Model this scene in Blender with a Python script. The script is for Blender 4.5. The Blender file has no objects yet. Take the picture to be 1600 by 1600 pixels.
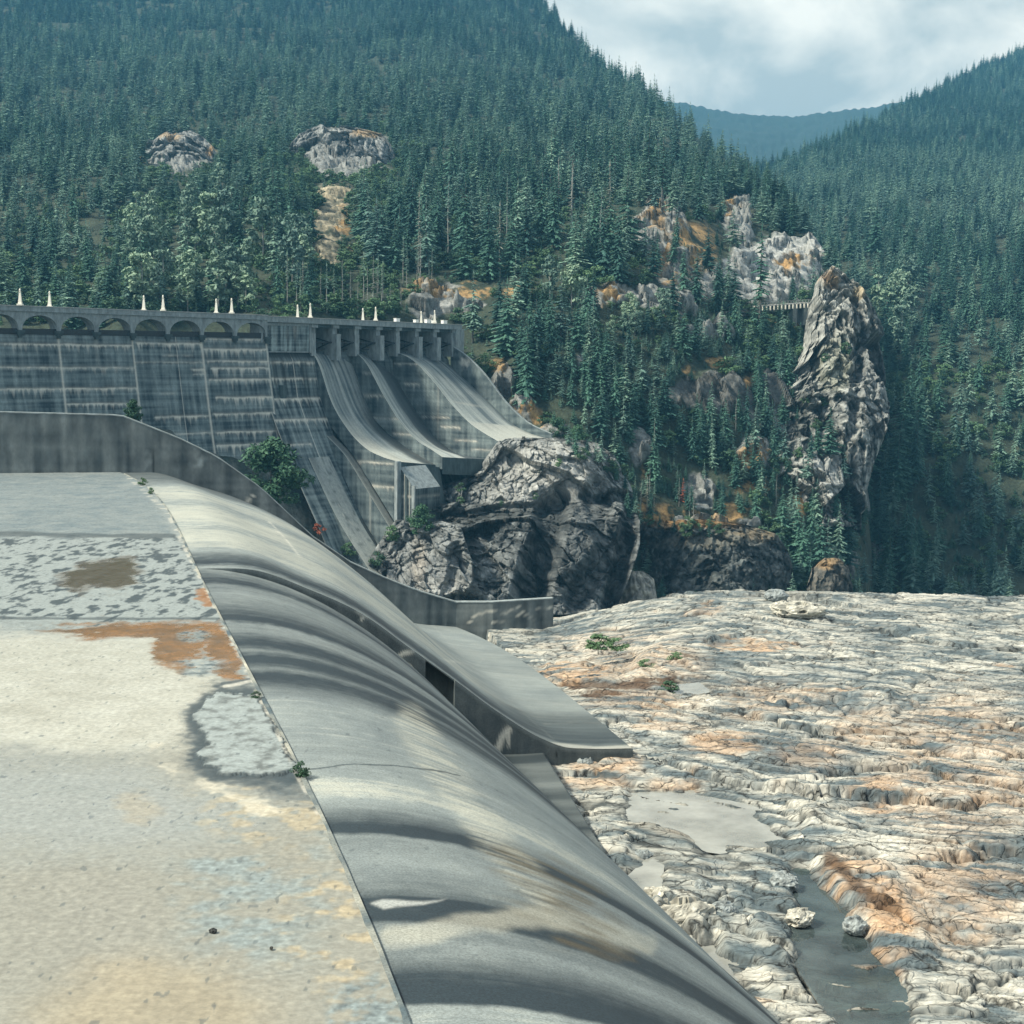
import bpy, math, random
import numpy as np
from mathutils import Matrix, Vector
R = math.radians
# ------------------------------------------------------------------ camera, world, sun, exposure
F = 2400.0                      # focal length in pixels of the 1600 px photograph
PITCH = math.atan((800-540)/F)
ROLL = R(0.8)
sc = bpy.context.scene
COL = sc.collection
cam = bpy.data.cameras.new('camera'); camo = bpy.data.objects.new('camera', cam); COL.objects.link(camo)
cam.sensor_width = 36; cam.sensor_fit = 'HORIZONTAL'; cam.lens = 36*F/1600
cam.clip_start = 0.5; cam.clip_end = 40000
camo.matrix_world = Matrix.Rotation(math.pi/2-PITCH, 4, 'X') @ Matrix.Rotation(ROLL, 4, 'Z')
sc.camera = camo
sc.view_settings.view_transform = 'Standard'; sc.view_settings.look = 'None'
sc.view_settings.exposure = 0.56; sc.view_settings.gamma = 1.0
SUN_EL, SUN_AZ = R(46), R(-110)          # azimuth measured from +Y towards +X
sd = Vector((math.sin(SUN_AZ)*math.cos(SUN_EL), math.cos(SUN_AZ)*math.cos(SUN_EL), math.sin(SUN_EL)))
sun = bpy.data.lights.new('sun', 'SUN'); sun.energy = 4.8; sun.angle = R(8); sun.color = (1.0, 0.91, 0.75)
suno = bpy.data.objects.new('sun', sun); COL.objects.link(suno)
suno.rotation_euler = sd.to_track_quat('Z', 'Y').to_euler()
w = bpy.data.worlds.new('World'); sc.world = w; w.use_nodes = True
wt = w.node_tree; wt.nodes.clear(); wn = wt.nodes.new; wl = wt.links.new
out = wn('ShaderNodeOutputWorld'); mixs = wn('ShaderNodeMixShader')
sky = wn('ShaderNodeTexSky'); sky.sky_type = 'NISHITA'; sky.sun_disc = False
sky.sun_elevation = SUN_EL; sky.sun_rotation = SUN_AZ % (2*math.pi)
bsky = wn('ShaderNodeBackground'); bsky.inputs[1].default_value = 0.10; wl(sky.outputs[0], bsky.inputs[0])
tc = wn('ShaderNodeTexCoord'); mp = wn('ShaderNodeMapping'); mp.inputs['Scale'].default_value = (1, 1, 1.5)
mp.inputs['Location'].default_value = (0.3, 0.1, 0.2)
wl(tc.outputs['Generated'], mp.inputs[0])
n1 = wn('ShaderNodeTexNoise'); n1.inputs['Scale'].default_value = 10.5; n1.inputs['Detail'].default_value = 7; n1.inputs['Roughness'].default_value = 0.52; n1.inputs['Distortion'].default_value = 0.25
n2 = wn('ShaderNodeTexNoise'); n2.inputs['Scale'].default_value = 9.0; n2.inputs['Detail'].default_value = 6; n2.inputs['Roughness'].default_value = 0.5
wl(mp.outputs[0], n1.inputs['Vector']); wl(mp.outputs[0], n2.inputs['Vector'])
cr = wn('ShaderNodeValToRGB'); cr.color_ramp.elements[0].position = 0.36; cr.color_ramp.elements[0].color = (0.42, 0.47, 0.46, 1)
cr.color_ramp.elements[1].position = 0.60; cr.color_ramp.elements[1].color = (0.86, 0.84, 0.75, 1)
wl(n1.outputs[0], cr.inputs[0])
bcl = wn('ShaderNodeBackground'); bcl.inputs[1].default_value = 1.08; wl(cr.outputs[0], bcl.inputs[0])
gp = wn('ShaderNodeValToRGB'); gp.color_ramp.elements[0].position = 0.30; gp.color_ramp.elements[0].color = (0.25, 0.25, 0.25, 1)
gp.color_ramp.elements[1].position = 0.42; gp.color_ramp.elements[1].color = (1, 1, 1, 1)
sx = wn('ShaderNodeSeparateXYZ'); wl(tc.outputs['Generated'], sx.inputs[0])
cov = wn('ShaderNodeMapRange'); cov.inputs[1].default_value = -.3; cov.inputs[2].default_value = .85; cov.inputs[3].default_value = -.22; cov.inputs[4].default_value = .14; wl(sx.outputs[1], cov.inputs[0])
ad = wn('ShaderNodeMath'); ad.operation = 'ADD'; wl(n2.outputs[0], ad.inputs[0]); wl(cov.outputs[0], ad.inputs[1])
wl(ad.outputs[0], gp.inputs[0]); wl(gp.outputs[0], mixs.inputs[0]); wl(bsky.outputs[0], mixs.inputs[1]); wl(bcl.outputs[0], mixs.inputs[2])
wl(mixs.outputs[0], out.inputs[0])
sc.cycles.volume_bounces = 0; sc.cycles.max_bounces = 5; sc.cycles.transparent_max_bounces = 6
sc.cycles.use_denoising = True
rnd = random.Random(7); rg = np.random.default_rng(7)

# ------------------------------------------------------------------ pixel <-> world helpers (authoring in real units)
_a = math.pi/2-PITCH; CA, SA = math.cos(_a), math.sin(_a); CR, SR = math.cos(ROLL), math.sin(ROLL)
def ray(x, y):
    x = np.asarray(x, float); y = np.asarray(y, float)
    u = (x-800)/F; v = (800-y)/F
    u, v = u*CR-v*SR, u*SR+v*CR
    return np.stack([u, CA*v+SA, SA*v-CA], -1)
def P(x, y, d):
    r = ray(x, y); return r*(np.asarray(d)/r[..., 1])[..., None]
def G(x, y, z):
    r = ray(x, y); return r*(z/r[..., 2])[..., None]
def PX(p):
    p = np.asarray(p, float); X, Y, Z = p[..., 0], p[..., 1], p[..., 2]
    v = CA*Y+SA*Z; d = SA*Y-CA*Z
    u, v = X/d, v/d
    return np.stack([800+F*(u*CR+v*SR), 800-F*(-u*SR+v*CR)], -1)
def interp(x, pts, col=1):
    a = np.array(pts, float); return np.interp(x, a[:, 0], a[:, col])
def sstep(a, b, x):
    t = np.clip((x-a)/(b-a), 0, 1); return t*t*(3-2*t)

# ------------------------------------------------------------------ numpy gradient noise
_perm = np.random.default_rng(3).permutation(256); _perm = np.concatenate([_perm]*3)
_g = np.random.default_rng(4).normal(size=(256, 3)); _g /= np.linalg.norm(_g, axis=1)[:, None]
def noise(p):
    i = np.floor(p).astype(np.int64); f = p-i; i &= 255
    u = f*f*f*(f*(f*6-15)+10); r = 0
    for dx in (0, 1):
        wx = u[..., 0] if dx else 1-u[..., 0]
        hx = _perm[i[..., 0]+dx]
        for dy in (0, 1):
            wy = u[..., 1] if dy else 1-u[..., 1]
            hy = _perm[hx+i[..., 1]+dy]
            for dz in (0, 1):
                wz = u[..., 2] if dz else 1-u[..., 2]
                g = _g[_perm[hy+i[..., 2]+dz]]
                r = r+wx*wy*wz*(g[..., 0]*(f[..., 0]-dx)+g[..., 1]*(f[..., 1]-dy)+g[..., 2]*(f[..., 2]-dz))
    return r*1.5
def fbm(p, o=4, gain=.5, lac=2.03):
    a, s, t = 1.0, 0, 0
    for k in range(o):
        s = s+a*noise(p+k*17.3); t += a; a *= gain; p = p*lac
    return s/t
def ridged(p, o=4, gain=.5, lac=2.1):
    a, s, t = 1.0, 0, 0
    for k in range(o):
        s = s+a*(1-2*np.abs(noise(p+k*11.7))); t += a; a *= gain; p = p*lac
    return s/t
def v3(x, y=0, z=0):
    x, y, z = np.broadcast_arrays(np.asarray(x, float), y, z); return np.stack([x, y, z], -1)

_cr = np.random.default_rng(11); _cj = _cr.random((256, 3)); _cd = _cr.normal(size=(256, 3)); _co = _cr.random(256)
def facet(p, tilt=.8, flat=False, off=1.4):
    "angular block noise: every jittered cell is its own tilted plane; returns (height about -1..1, edge distance)"
    p = np.asarray(p, float); sh = p.shape[:-1]; p = p.reshape(-1, 3); i = np.floor(p).astype(np.int64); b1 = np.full(len(p), 9.); b2 = b1.copy(); hv = np.zeros(len(p))
    for dx in (-1, 0, 1):
        for dy in (-1, 0, 1):
            for dz in ((0,) if flat else (-1, 0, 1)):
                c = i+np.array([dx, dy, dz]); k = _perm[_perm[_perm[c[:, 0] & 255]+(c[:, 1] & 255)]+(c[:, 2] & 255)]
                d = p-c-_cj[k]
                if flat: d[:, 2] = 0
                r = (d*d).sum(1); nr = r < b1
                b2 = np.where(nr, b1, np.minimum(b2, r)); b1 = np.where(nr, r, b1)
                hv = np.where(nr, (d*_cd[k]).sum(1)*tilt+(_co[k]-.5)*off, hv)
    return hv.reshape(sh), (np.sqrt(b2)-np.sqrt(b1)).reshape(sh)
# ------------------------------------------------------------------ mesh helpers
def tag(o, label=None, cat=None, group=None, kind=None):
    if label: o['label'] = label
    if cat: o['category'] = cat
    if group: o['group'] = group
    if kind: o['kind'] = kind
    return o
def empty(name, loc=(0, 0, 0), rz=0):
    o = bpy.data.objects.new(name, None); COL.objects.link(o); o.location = loc; o.rotation_euler = (0, 0, rz); o.empty_display_size = .5
    return o
def link(name, me, mat=None, parent=None):
    o = bpy.data.objects.new(name, me); COL.objects.link(o)
    if mat is not None: me.materials.append(mat)
    if parent is not None: o.parent = parent
    return o
def mesh_np(name, v, quads, smooth=True, col=None, rough=None):
    v = np.asarray(v, np.float32).reshape(-1, 3); quads = np.asarray(quads, np.int32)
    me = bpy.data.meshes.new(name); n = quads.shape[1]
    me.vertices.add(len(v)); me.vertices.foreach_set('co', v.ravel())
    me.loops.add(quads.size); me.loops.foreach_set('vertex_index', quads.ravel())
    me.polygons.add(len(quads)); me.polygons.foreach_set('loop_start', np.arange(0, quads.size, n, dtype=np.int32))
    me.polygons.foreach_set('loop_total', np.full(len(quads), n, np.int32))
    me.polygons.foreach_set('use_smooth', np.full(len(quads), smooth, bool))
    me.update(calc_edges=True)
    if col is not None:
        a = me.attributes.new('col', 'FLOAT_COLOR', 'POINT'); c = np.ones((len(v), 4), np.float32); c[:, :3] = np.asarray(col).reshape(-1, 3)
        a.data.foreach_set('color', c.ravel())
    if rough is not None:
        a = me.attributes.new('rgh', 'FLOAT', 'POINT'); a.data.foreach_set('value', np.asarray(rough, np.float32).ravel())
    return me
def grid_faces(nr, nc):
    i = np.arange(nr*nc).reshape(nr, nc)
    return np.stack([i[:-1, :-1], i[:-1, 1:], i[1:, 1:], i[1:, :-1]], -1).reshape(-1, 4)
def grid(name, v, mat, parent=None, smooth=True, col=None, rough=None, flip=False):
    nr, nc = v.shape[:2]; q = grid_faces(nr, nc)
    if flip: q = q[:, ::-1]
    return link(name, mesh_np(name, v, q, smooth, col, rough), mat, parent)
class MB:
    "collects boxes, prisms, tubes -> one mesh"
    def __init__(s): s.v = []; s.f = []
    def quad(s, *p):
        n = len(s.v); s.v += [tuple(q) for q in p]; s.f.append(tuple(range(n, n+len(p))))
    def hexa(s, b, t):          # bottom 4, top 4 (ccw from above)
        n = len(s.v); s.v += [tuple(q) for q in b]+[tuple(q) for q in t]
        s.f += [(n+3, n+2, n+1, n), (n+4, n+5, n+6, n+7)]+[(n+i, n+(i+1) % 4, n+4+(i+1) % 4, n+4+i) for i in range(4)]
    def box(s, x0, x1, y0, y1, z0, z1, fr=None):
        fr = fr or (lambda x, y, z: (x, y, z))
        b = [fr(x0, y0, z0), fr(x1, y0, z0), fr(x1, y1, z0), fr(x0, y1, z0)]
        t = [fr(x0, y0, z1), fr(x1, y0, z1), fr(x1, y1, z1), fr(x0, y1, z1)]
        s.hexa(b, t)
    def tube(s, pts, rad, n=6):
        pts = [Vector(p) for p in pts]; base = len(s.v)
        for i, p in enumerate(pts):
            d = (pts[min(i+1, len(pts)-1)]-pts[max(i-1, 0)]).normalized()
            a = d.orthogonal().normalized() if abs(d.z) < .95 else Vector((1, 0, 0)); a = (a-d*a.dot(d)).normalized(); b = d.cross(a)
            r = rad[i] if hasattr(rad, '__len__') else rad
            for k in range(n):
                t = 2*math.pi*k/n; s.v.append(tuple(p+(a*math.cos(t)+b*math.sin(t))*r))
        for i in range(len(pts)-1):
            for k in range(n):
                s.f.append((base+i*n+k, base+i*n+(k+1) % n, base+(i+1)*n+(k+1) % n, base+(i+1)*n+k))
        s.f.append(tuple(base+k for k in reversed(range(n)))); s.f.append(tuple(base+(len(pts)-1)*n+k for k in range(n)))
    def mesh(s, name, smooth=False):
        me = bpy.data.meshes.new(name); me.from_pydata(s.v, [], s.f); me.update()
        if smooth: me.polygons.foreach_set('use_smooth', [True]*len(me.polygons))
        return me
    def build(s, name, mat, parent=None, smooth=False): return link(name, s.mesh(name, smooth), mat, parent)

# ------------------------------------------------------------------ materials
def newmat(name):
    m = bpy.data.materials.new(name); m.use_nodes = True; nt = m.node_tree; b = nt.nodes['Principled BSDF']
    b.inputs['Specular IOR Level'].default_value = 0.3
    return m, nt, b
def nz(nt, scale, detail=6, rough=.6, vec=None, mapping=None, dist=0):
    n = nt.nodes.new('ShaderNodeTexNoise'); n.inputs['Scale'].default_value = scale; n.inputs['Detail'].default_value = detail
    n.inputs['Roughness'].default_value = rough; n.inputs['Distortion'].default_value = dist
    c = nt.nodes.new('ShaderNodeTexCoord'); src = c.outputs['Object']
    if mapping:
        mpn = nt.nodes.new('ShaderNodeMapping'); mpn.inputs['Scale'].default_value = mapping.get('s', (1, 1, 1)); mpn.inputs['Rotation'].default_value = mapping.get('r', (0, 0, 0))
        nt.links.new(src, mpn.inputs[0]); src = mpn.outputs[0]
    nt.links.new(src, n.inputs['Vector']); return n.outputs[0]
def ramp(nt, fac, stops):
    r = nt.nodes.new('ShaderNodeValToRGB'); e = r.color_ramp.elements
    while len(e) < len(stops): e.new(.5)
    for k, (p, c) in enumerate(stops):
        e[k].position = p; e[k].color = (*c, 1) if len(c) == 3 else c
    nt.links.new(fac, r.inputs[0]); return r.outputs[0]
def mul(nt, a, b, f=1.0, mode='MULTIPLY'):
    m = nt.nodes.new('ShaderNodeMix'); m.data_type = 'RGBA'; m.blend_type = mode; m.inputs[0].default_value = f
    for s, q in ((a, 6), (b, 7)):
        if hasattr(s, 'links'): nt.links.new(s, m.inputs[q])
        else: m.inputs[q].default_value = (*s, 1)
    return m.outputs[2]
def bump(nt, b, h, strength, dist):
    n = nt.nodes.new('ShaderNodeBump'); n.inputs['Strength'].default_value = strength; n.inputs['Distance'].default_value = dist
    nt.links.new(h, n.inputs['Height'])
    if b.inputs['Normal'].links: nt.links.new(b.inputs['Normal'].links[0].from_socket, n.inputs['Normal'])
    nt.links.new(n.outputs[0], b.inputs['Normal'])
def attr_mat(name, fine=8, fine_amp=.35, bump_s=.3, bump_d=.02, rough=.85, rattr=False, big=None, mapping=None):
    "colour from the mesh's own 'col' attribute (stains, lichen, wear, painted light and shade) broken up by noise"
    m, nt, b = newmat(name)
    a = nt.nodes.new('ShaderNodeAttribute'); a.attribute_name = 'col'
    h = nz(nt, fine, 8, .7, mapping=mapping); lo = 1-fine_amp; hi = 1+fine_amp
    c = mul(nt, a.outputs['Color'], ramp(nt, h, [(.3, (lo,)*3), (.7, (hi,)*3)]))
    c = mul(nt, c, (.985, 1.0, .985))
    if big:
        h2 = nz(nt, big, 4, .6); c = mul(nt, c, ramp(nt, h2, [(.3, (.78, .8, .82)), (.7, (1.15, 1.13, 1.1))]))
    nt.links.new(c, b.inputs['Base Color'])
    if rattr:
        ra = nt.nodes.new('ShaderNodeAttribute'); ra.attribute_name = 'rgh'; nt.links.new(ra.outputs['Fac'], b.inputs['Roughness'])
    else: b.inputs['Roughness'].default_value = rough
    bump(nt, b, h, bump_s, bump_d)
    return m
def add_cracks(m, sc_, rot, scales, dark, w_, strength):
    nt = m.node_tree; b = nt.nodes['Principled BSDF']; tcn = nt.nodes.new('ShaderNodeTexCoord'); mpn = nt.nodes.new('ShaderNodeMapping'); mpn.inputs['Rotation'].default_value = rot; mpn.inputs['Scale'].default_value = scales
    nzn = nt.nodes.new('ShaderNodeTexNoise'); nzn.inputs['Scale'].default_value = .8; nzn.inputs['Detail'].default_value = 4
    ad_ = nt.nodes.new('ShaderNodeMix'); ad_.data_type = 'RGBA'; ad_.blend_type = 'LINEAR_LIGHT'; ad_.inputs[0].default_value = .55
    nt.links.new(tcn.outputs['Object'], mpn.inputs[0]); nt.links.new(tcn.outputs['Object'], nzn.inputs['Vector']); nt.links.new(mpn.outputs[0], ad_.inputs[6]); nt.links.new(nzn.outputs['Color'], ad_.inputs[7])
    vo = nt.nodes.new('ShaderNodeTexVoronoi'); vo.feature = 'DISTANCE_TO_EDGE'; vo.inputs['Scale'].default_value = sc_; nt.links.new(ad_.outputs[2], vo.inputs['Vector'])
    ln = ramp(nt, vo.outputs['Distance'], [(0, dark), (w_, (1, 1, 1))])
    src = b.inputs['Base Color'].links[0].from_socket; nt.links.new(mul(nt, src, ln, strength), b.inputs['Base Color'])
    ln2 = ramp(nt, vo.outputs['Distance'], [(0, (0, 0, 0)), (w_*1.5, (1, 1, 1))]); bump(nt, b, ln2, .7, .06)
def flat_mat(name, col, rough=.8, fine=6, amp=.3, bs=.2, bd=.02, mapping=None):
    m, nt, b = newmat(name); h = nz(nt, fine, 7, .65, mapping=mapping)
    nt.links.new(mul(nt, col, ramp(nt, h, [(.3, (1-amp,)*3), (.7, (1+amp,)*3)])), b.inputs['Base Color'])
    b.inputs['Roughness'].default_value = rough
    if bs: bump(nt, b, h, bs, bd)
    return m
def leaf_mat(name, c0, c1, var=.42):
    m, nt, b = newmat(name); h = nz(nt, .9, 4, .6)
    oi = nt.nodes.new('ShaderNodeObjectInfo')
    c = ramp(nt, h, [(.3, c0), (.7, c1)])
    c = mul(nt, c, ramp(nt, oi.outputs['Random'], [(0, (1-var, 1-var*.8, 1-var*.6)), (1, (1+var*1.2, 1+var, 1+var*.7))]))
    nt.links.new(c, b.inputs['Base Color']); b.inputs['Roughness'].default_value = .7; b.inputs['Specular IOR Level'].default_value = .2
    return m
M = {}
M['conc_near'] = attr_mat('weathered_concrete_near', 20, .42, .35, .012, .82, big=.35)
M['conc_slab'] = attr_mat('wet_concrete_slab', 9, .22, .15, .008, rattr=True)
M['conc_far'] = attr_mat('weathered_concrete_far', 2.2, .22, .2, .05, .85, mapping={'s': (1, 1, .5)})
M['conc_plain'] = flat_mat('plain_grey_concrete', (.235, .275, .28), .85, 1.2, .4, mapping={'s': (1, 1, .35)})
M['conc_dark'] = flat_mat('stained_dark_concrete', (.06, .085, .09), .85, 1.2, .45, mapping={'s': (1, 1, .3)})
M['conc_pale'] = flat_mat('pale_concrete', (.42, .43, .41), .85, 2, .2)
M['rock_bench'] = attr_mat('riverbed_rock', 3.2, .4, .6, .10, .8, mapping={'s': (.6, 1.2, .8), 'r': (0, 0, .35)})
add_cracks(M['rock_bench'], .55, (0, 0, .35), (.55, 1.5, .3), (.05, .055, .055), .03, .85); add_cracks(M['rock_bench'], 1.7, (0, 0, .2), (.6, 1.4, .3), (.3, .3, .3), .05, .28)  # thin crack lines darkened like shaded crevices
M['rock_dark'] = attr_mat('gorge_rock', .5, .5, .8, .5, .85, mapping={'s': (1, 1, .7), 'r': (.3, .5, 0)})
M['rock_loose'] = attr_mat('loose_rock', 5, .4, .5, .04, .85)
M['hill'] = attr_mat('hillside_soil', .9, .6, .9, .5, .95)
M['steel'] = flat_mat('dark_painted_steel', (.03, .035, .038), .6, 3, .3)
M['gate'] = flat_mat('gate_skin_paint', (.16, .19, .19), .6, 1.5, .3)
M['lamp'] = flat_mat('cream_lamp_paint', (.78, .76, .66), .5, 3, .08, 0)
M['white'] = flat_mat('white_enamel', (.8, .8, .76), .5, 3, .06, 0)
M['bark'] = flat_mat('grey_bark', (.11, .115, .105), .95, 1.2, .35)
M['deadbark'] = flat_mat('bleached_bark', (.30, .31, .29), .95, 1.2, .25)
M['fir'] = leaf_mat('fir_needles', (.016, .056, .045), (.082, .185, .145))
M['fir_grey'] = leaf_mat('pale_fir_needles', (.07, .145, .12), (.20, .32, .26))
M['fir_dry'] = leaf_mat('dry_lichen_twigs', (.10, .125, .11), (.20, .225, .195))
M['broad'] = leaf_mat('pale_broad_leaves', (.10, .18, .135), (.25, .35, .26))
M['shrub'] = leaf_mat('shrub_leaves', (.035, .09, .05), (.11, .19, .10))
M['bushleaf'] = leaf_mat('bush_leaves', (.018, .06, .035), (.07, .15, .085))
M['red'] = leaf_mat('red_brown_foliage', (.20, .06, .035), (.36, .12, .07))
M['road'] = flat_mat('road_gravel', (.22, .21, .19), .95, 1, .2)
def water_mat(name, tint, body, s0=.15, s1=.6):
    "thin water: mirrors by Fresnel, otherwise lets the tinted bottom show under a body of silt and sky tone"
    m, nt, b = newmat(name); N = nt.nodes.new; LK = nt.links.new
    b.inputs['Base Color'].default_value = (*body, 1); b.inputs['Roughness'].default_value = .9; b.inputs['Specular IOR Level'].default_value = 0
    tr = N('ShaderNodeBsdfTransparent'); tr.inputs[0].default_value = (*tint, 1); gl = N('ShaderNodeBsdfGlossy'); gl.inputs['Roughness'].default_value = .03
    h = nz(nt, 4, 4, .55); bn = N('ShaderNodeBump'); bn.inputs['Strength'].default_value = .06; bn.inputs['Distance'].default_value = .02; LK(h, bn.inputs['Height']); LK(bn.outputs[0], gl.inputs['Normal'])
    fr = N('ShaderNodeFresnel'); fr.inputs[0].default_value = 1.33; LK(bn.outputs[0], fr.inputs['Normal'])
    m1 = N('ShaderNodeMixShader'); h2 = nz(nt, .5, 5, .6); LK(ramp(nt, h2, [(.35, (s0,)*3), (.65, (s1,)*3)]), m1.inputs[0]); LK(tr.outputs[0], m1.inputs[1]); LK(b.outputs[0], m1.inputs[2])
    m2 = N('ShaderNodeMixShader'); LK(fr.outputs[0], m2.inputs[0]); LK(m1.outputs[0], m2.inputs[1]); LK(gl.outputs[0], m2.inputs[2]); LK(m2.outputs[0], nt.nodes['Material Output'].inputs['Surface'])
    return m
M['pool'] = water_mat('shallow_sky_pale_water', (.85, .9, .88), (.36, .375, .345), .5, .9); M['pool_dark'] = water_mat('still_dark_water', (.42, .55, .58), (.10, .135, .14))  # pale silt body also paints in the sky mirrored on shallow pools
CONC = np.array([.232, .265, .268]); CONC_D = np.array([.055, .08, .095]); CREAM = np.array([.46, .45, .38]); EFF = np.array([.62, .60, .53])
def mixc(a, b, f): f = np.clip(np.asarray(f), 0, 1)[..., None]; return a*(1-f)+b*f
#@@GEOM
# ------------------------------------------------------------------ ground sheet far below
g = MB(); g.quad((-30000, -200, -150), (30000, -200, -150), (30000, 30000, -150), (-30000, 30000, -150))
tag(g.build('ground', M['hill']), kind='structure')
bpy.data.objects['ground'].data.attributes.new('col', 'FLOAT_COLOR', 'POINT')
for d_ in bpy.data.objects['ground'].data.attributes['col'].data: d_.color = (.05, .06, .05, 1)

def seg_mask(X, Y, pts, wdt):
    "1 on a pixel polyline fading to 0 at its half width"
    best = np.full(X.shape, 1e9)
    for (x0, y0), (x1, y1) in zip(pts[:-1], pts[1:]):
        dx, dy = x1-x0, y1-y0; t = np.clip(((X-x0)*dx+(Y-y0)*dy)/(dx*dx+dy*dy), 0, 1)
        best = np.minimum(best, np.hypot(X-x0-t*dx, Y-y0-t*dy))
    return 1-sstep(.35*wdt, wdt, best)
def blob(X, Y, cx, cy, rx, ry): return 1-sstep(.45, 1.15, np.hypot((X-cx)/rx, (Y-cy)/ry))
def poly_in(X, Y, poly):
    ins = np.zeros(X.shape, bool); n = len(poly)
    for i in range(n):
        x0, y0 = poly[i]; x1, y1 = poly[(i+1) % n]
        if y0 == y1: continue
        c = ((y0 > Y) != (y1 > Y)) & (X < (x1-x0)*(Y-y0)/(y1-y0)+x0); ins ^= c
    return ins

def poly_sd(X, Y, poly):
    "signed pixel distance to a polygon, positive inside"
    best = np.full(X.shape, 1e9)
    for (x0, y0), (x1, y1) in zip(poly, poly[1:]+poly[:1]):
        dx, dy = x1-x0, y1-y0; t = np.clip(((X-x0)*dx+(Y-y0)*dy)/(dx*dx+dy*dy+1e-9), 0, 1); best = np.minimum(best, np.hypot(X-x0-t*dx, Y-y0-t*dy))
    return np.where(poly_in(X, Y, poly), best, -best)
def psoft(X, Y, poly, s=6): return sstep(-s, s, poly_sd(X, Y, poly))
# ------------------------------------------------------------------ near spillway
ZS = -10.5
JPX = [(680, 1700), (635, 1600), (600, 1490), (540, 1320), (470, 1215), (390, 1050), (345, 960), (310, 888), (300, 870), (265, 800), (205, 745)]
_j = np.array([G(x, y, ZS) for x, y in JPX]); _cf = np.polyfit(_j[:, 1], _j[:, 0], 4)
YD, YW = 70.72, 122.4
NV = np.array([math.cos(R(15)), math.sin(R(15))])
def crest(y): y = np.asarray(y, float); return np.stack([np.polyval(_cf, y), y], -1)
PD = crest(YD); PW = crest(YW)
DPROF = [(0, -10.5), (1, -10.49), (2.65, -10.62), (5.06, -11.54), (7.82, -12.92), (10.0, -14.56), (12.26, -16.24), (14.55, -18.0), (16.9, -19.5), (18, -19.95), (19.2, -20.1), (21.6, -20.22)]
WPROF = [(0, -10.5), (1.25, -10.49), (2.5, -10.5), (6, -11.6), (9, -12.6), (11.7, -13.9), (15.4, -16.7), (20.8, -22.0), (22.5, -23.1), (24.5, -23.6), (26.3, -23.8), (27.6, -23.95)]
def smooth_prof(s, pts):
    # cubic through the measured points (natural Hermite)
    a = np.array(pts); x, y = a[:, 0], a[:, 1]; m = np.gradient(y, x)
    i = np.clip(np.searchsorted(x, s)-1, 0, len(x)-2); h = x[i+1]-x[i]; t = np.clip((s-x[i])/h, 0, 1)
    return (2*t**3-3*t*t+1)*y[i]+(t**3-2*t*t+t)*h*m[i]+(-2*t**3+3*t*t)*y[i+1]+(t**3-t*t)*h*m[i+1]
spill = empty('spillway', (float(PD[0]), float(PD[1]), ZS))
tag(spill, 'nearest concrete spillway with rounded crest and stained curved chutes in the foreground', 'spillway')
def child(o, parent):
    o.parent = parent; o.matrix_parent_inverse = Matrix.Translation(-parent.location); return o
STOPS = [(1750, .8), (1600, .85), (1572, .82), (1565, .02), (1545, .0), (1520, .18), (1500, .5), (1470, .78), (1442, .55), (1434, .06), (1420, .14), (1405, .02), (1396, .3), (1385, .55), (1340, .8), (1302, .66), (1296, .02), (1287, .08), (1275, .35), (1258, .7), (1230, 1.0), (1200, .8), (1150, .78), (1090, .85), (1074, .5), (1062, .2), (1050, .12), (1042, .5), (1034, .15), (1024, .05), (1014, .5), (1004, .06), (994, .2), (985, .55), (972, .72), (965, .05), (952, .3), (940, .55), (925, .7), (912, .6), (905, .12), (896, .4), (888, .75), (886, .8), (879, .1), (870, .25), (860, .8), (850, .98), (835, 1.05), (820, .88), (800, 1.1), (785, .85), (770, 1.02), (757, .8), (748, .4), (700, .4)]
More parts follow.
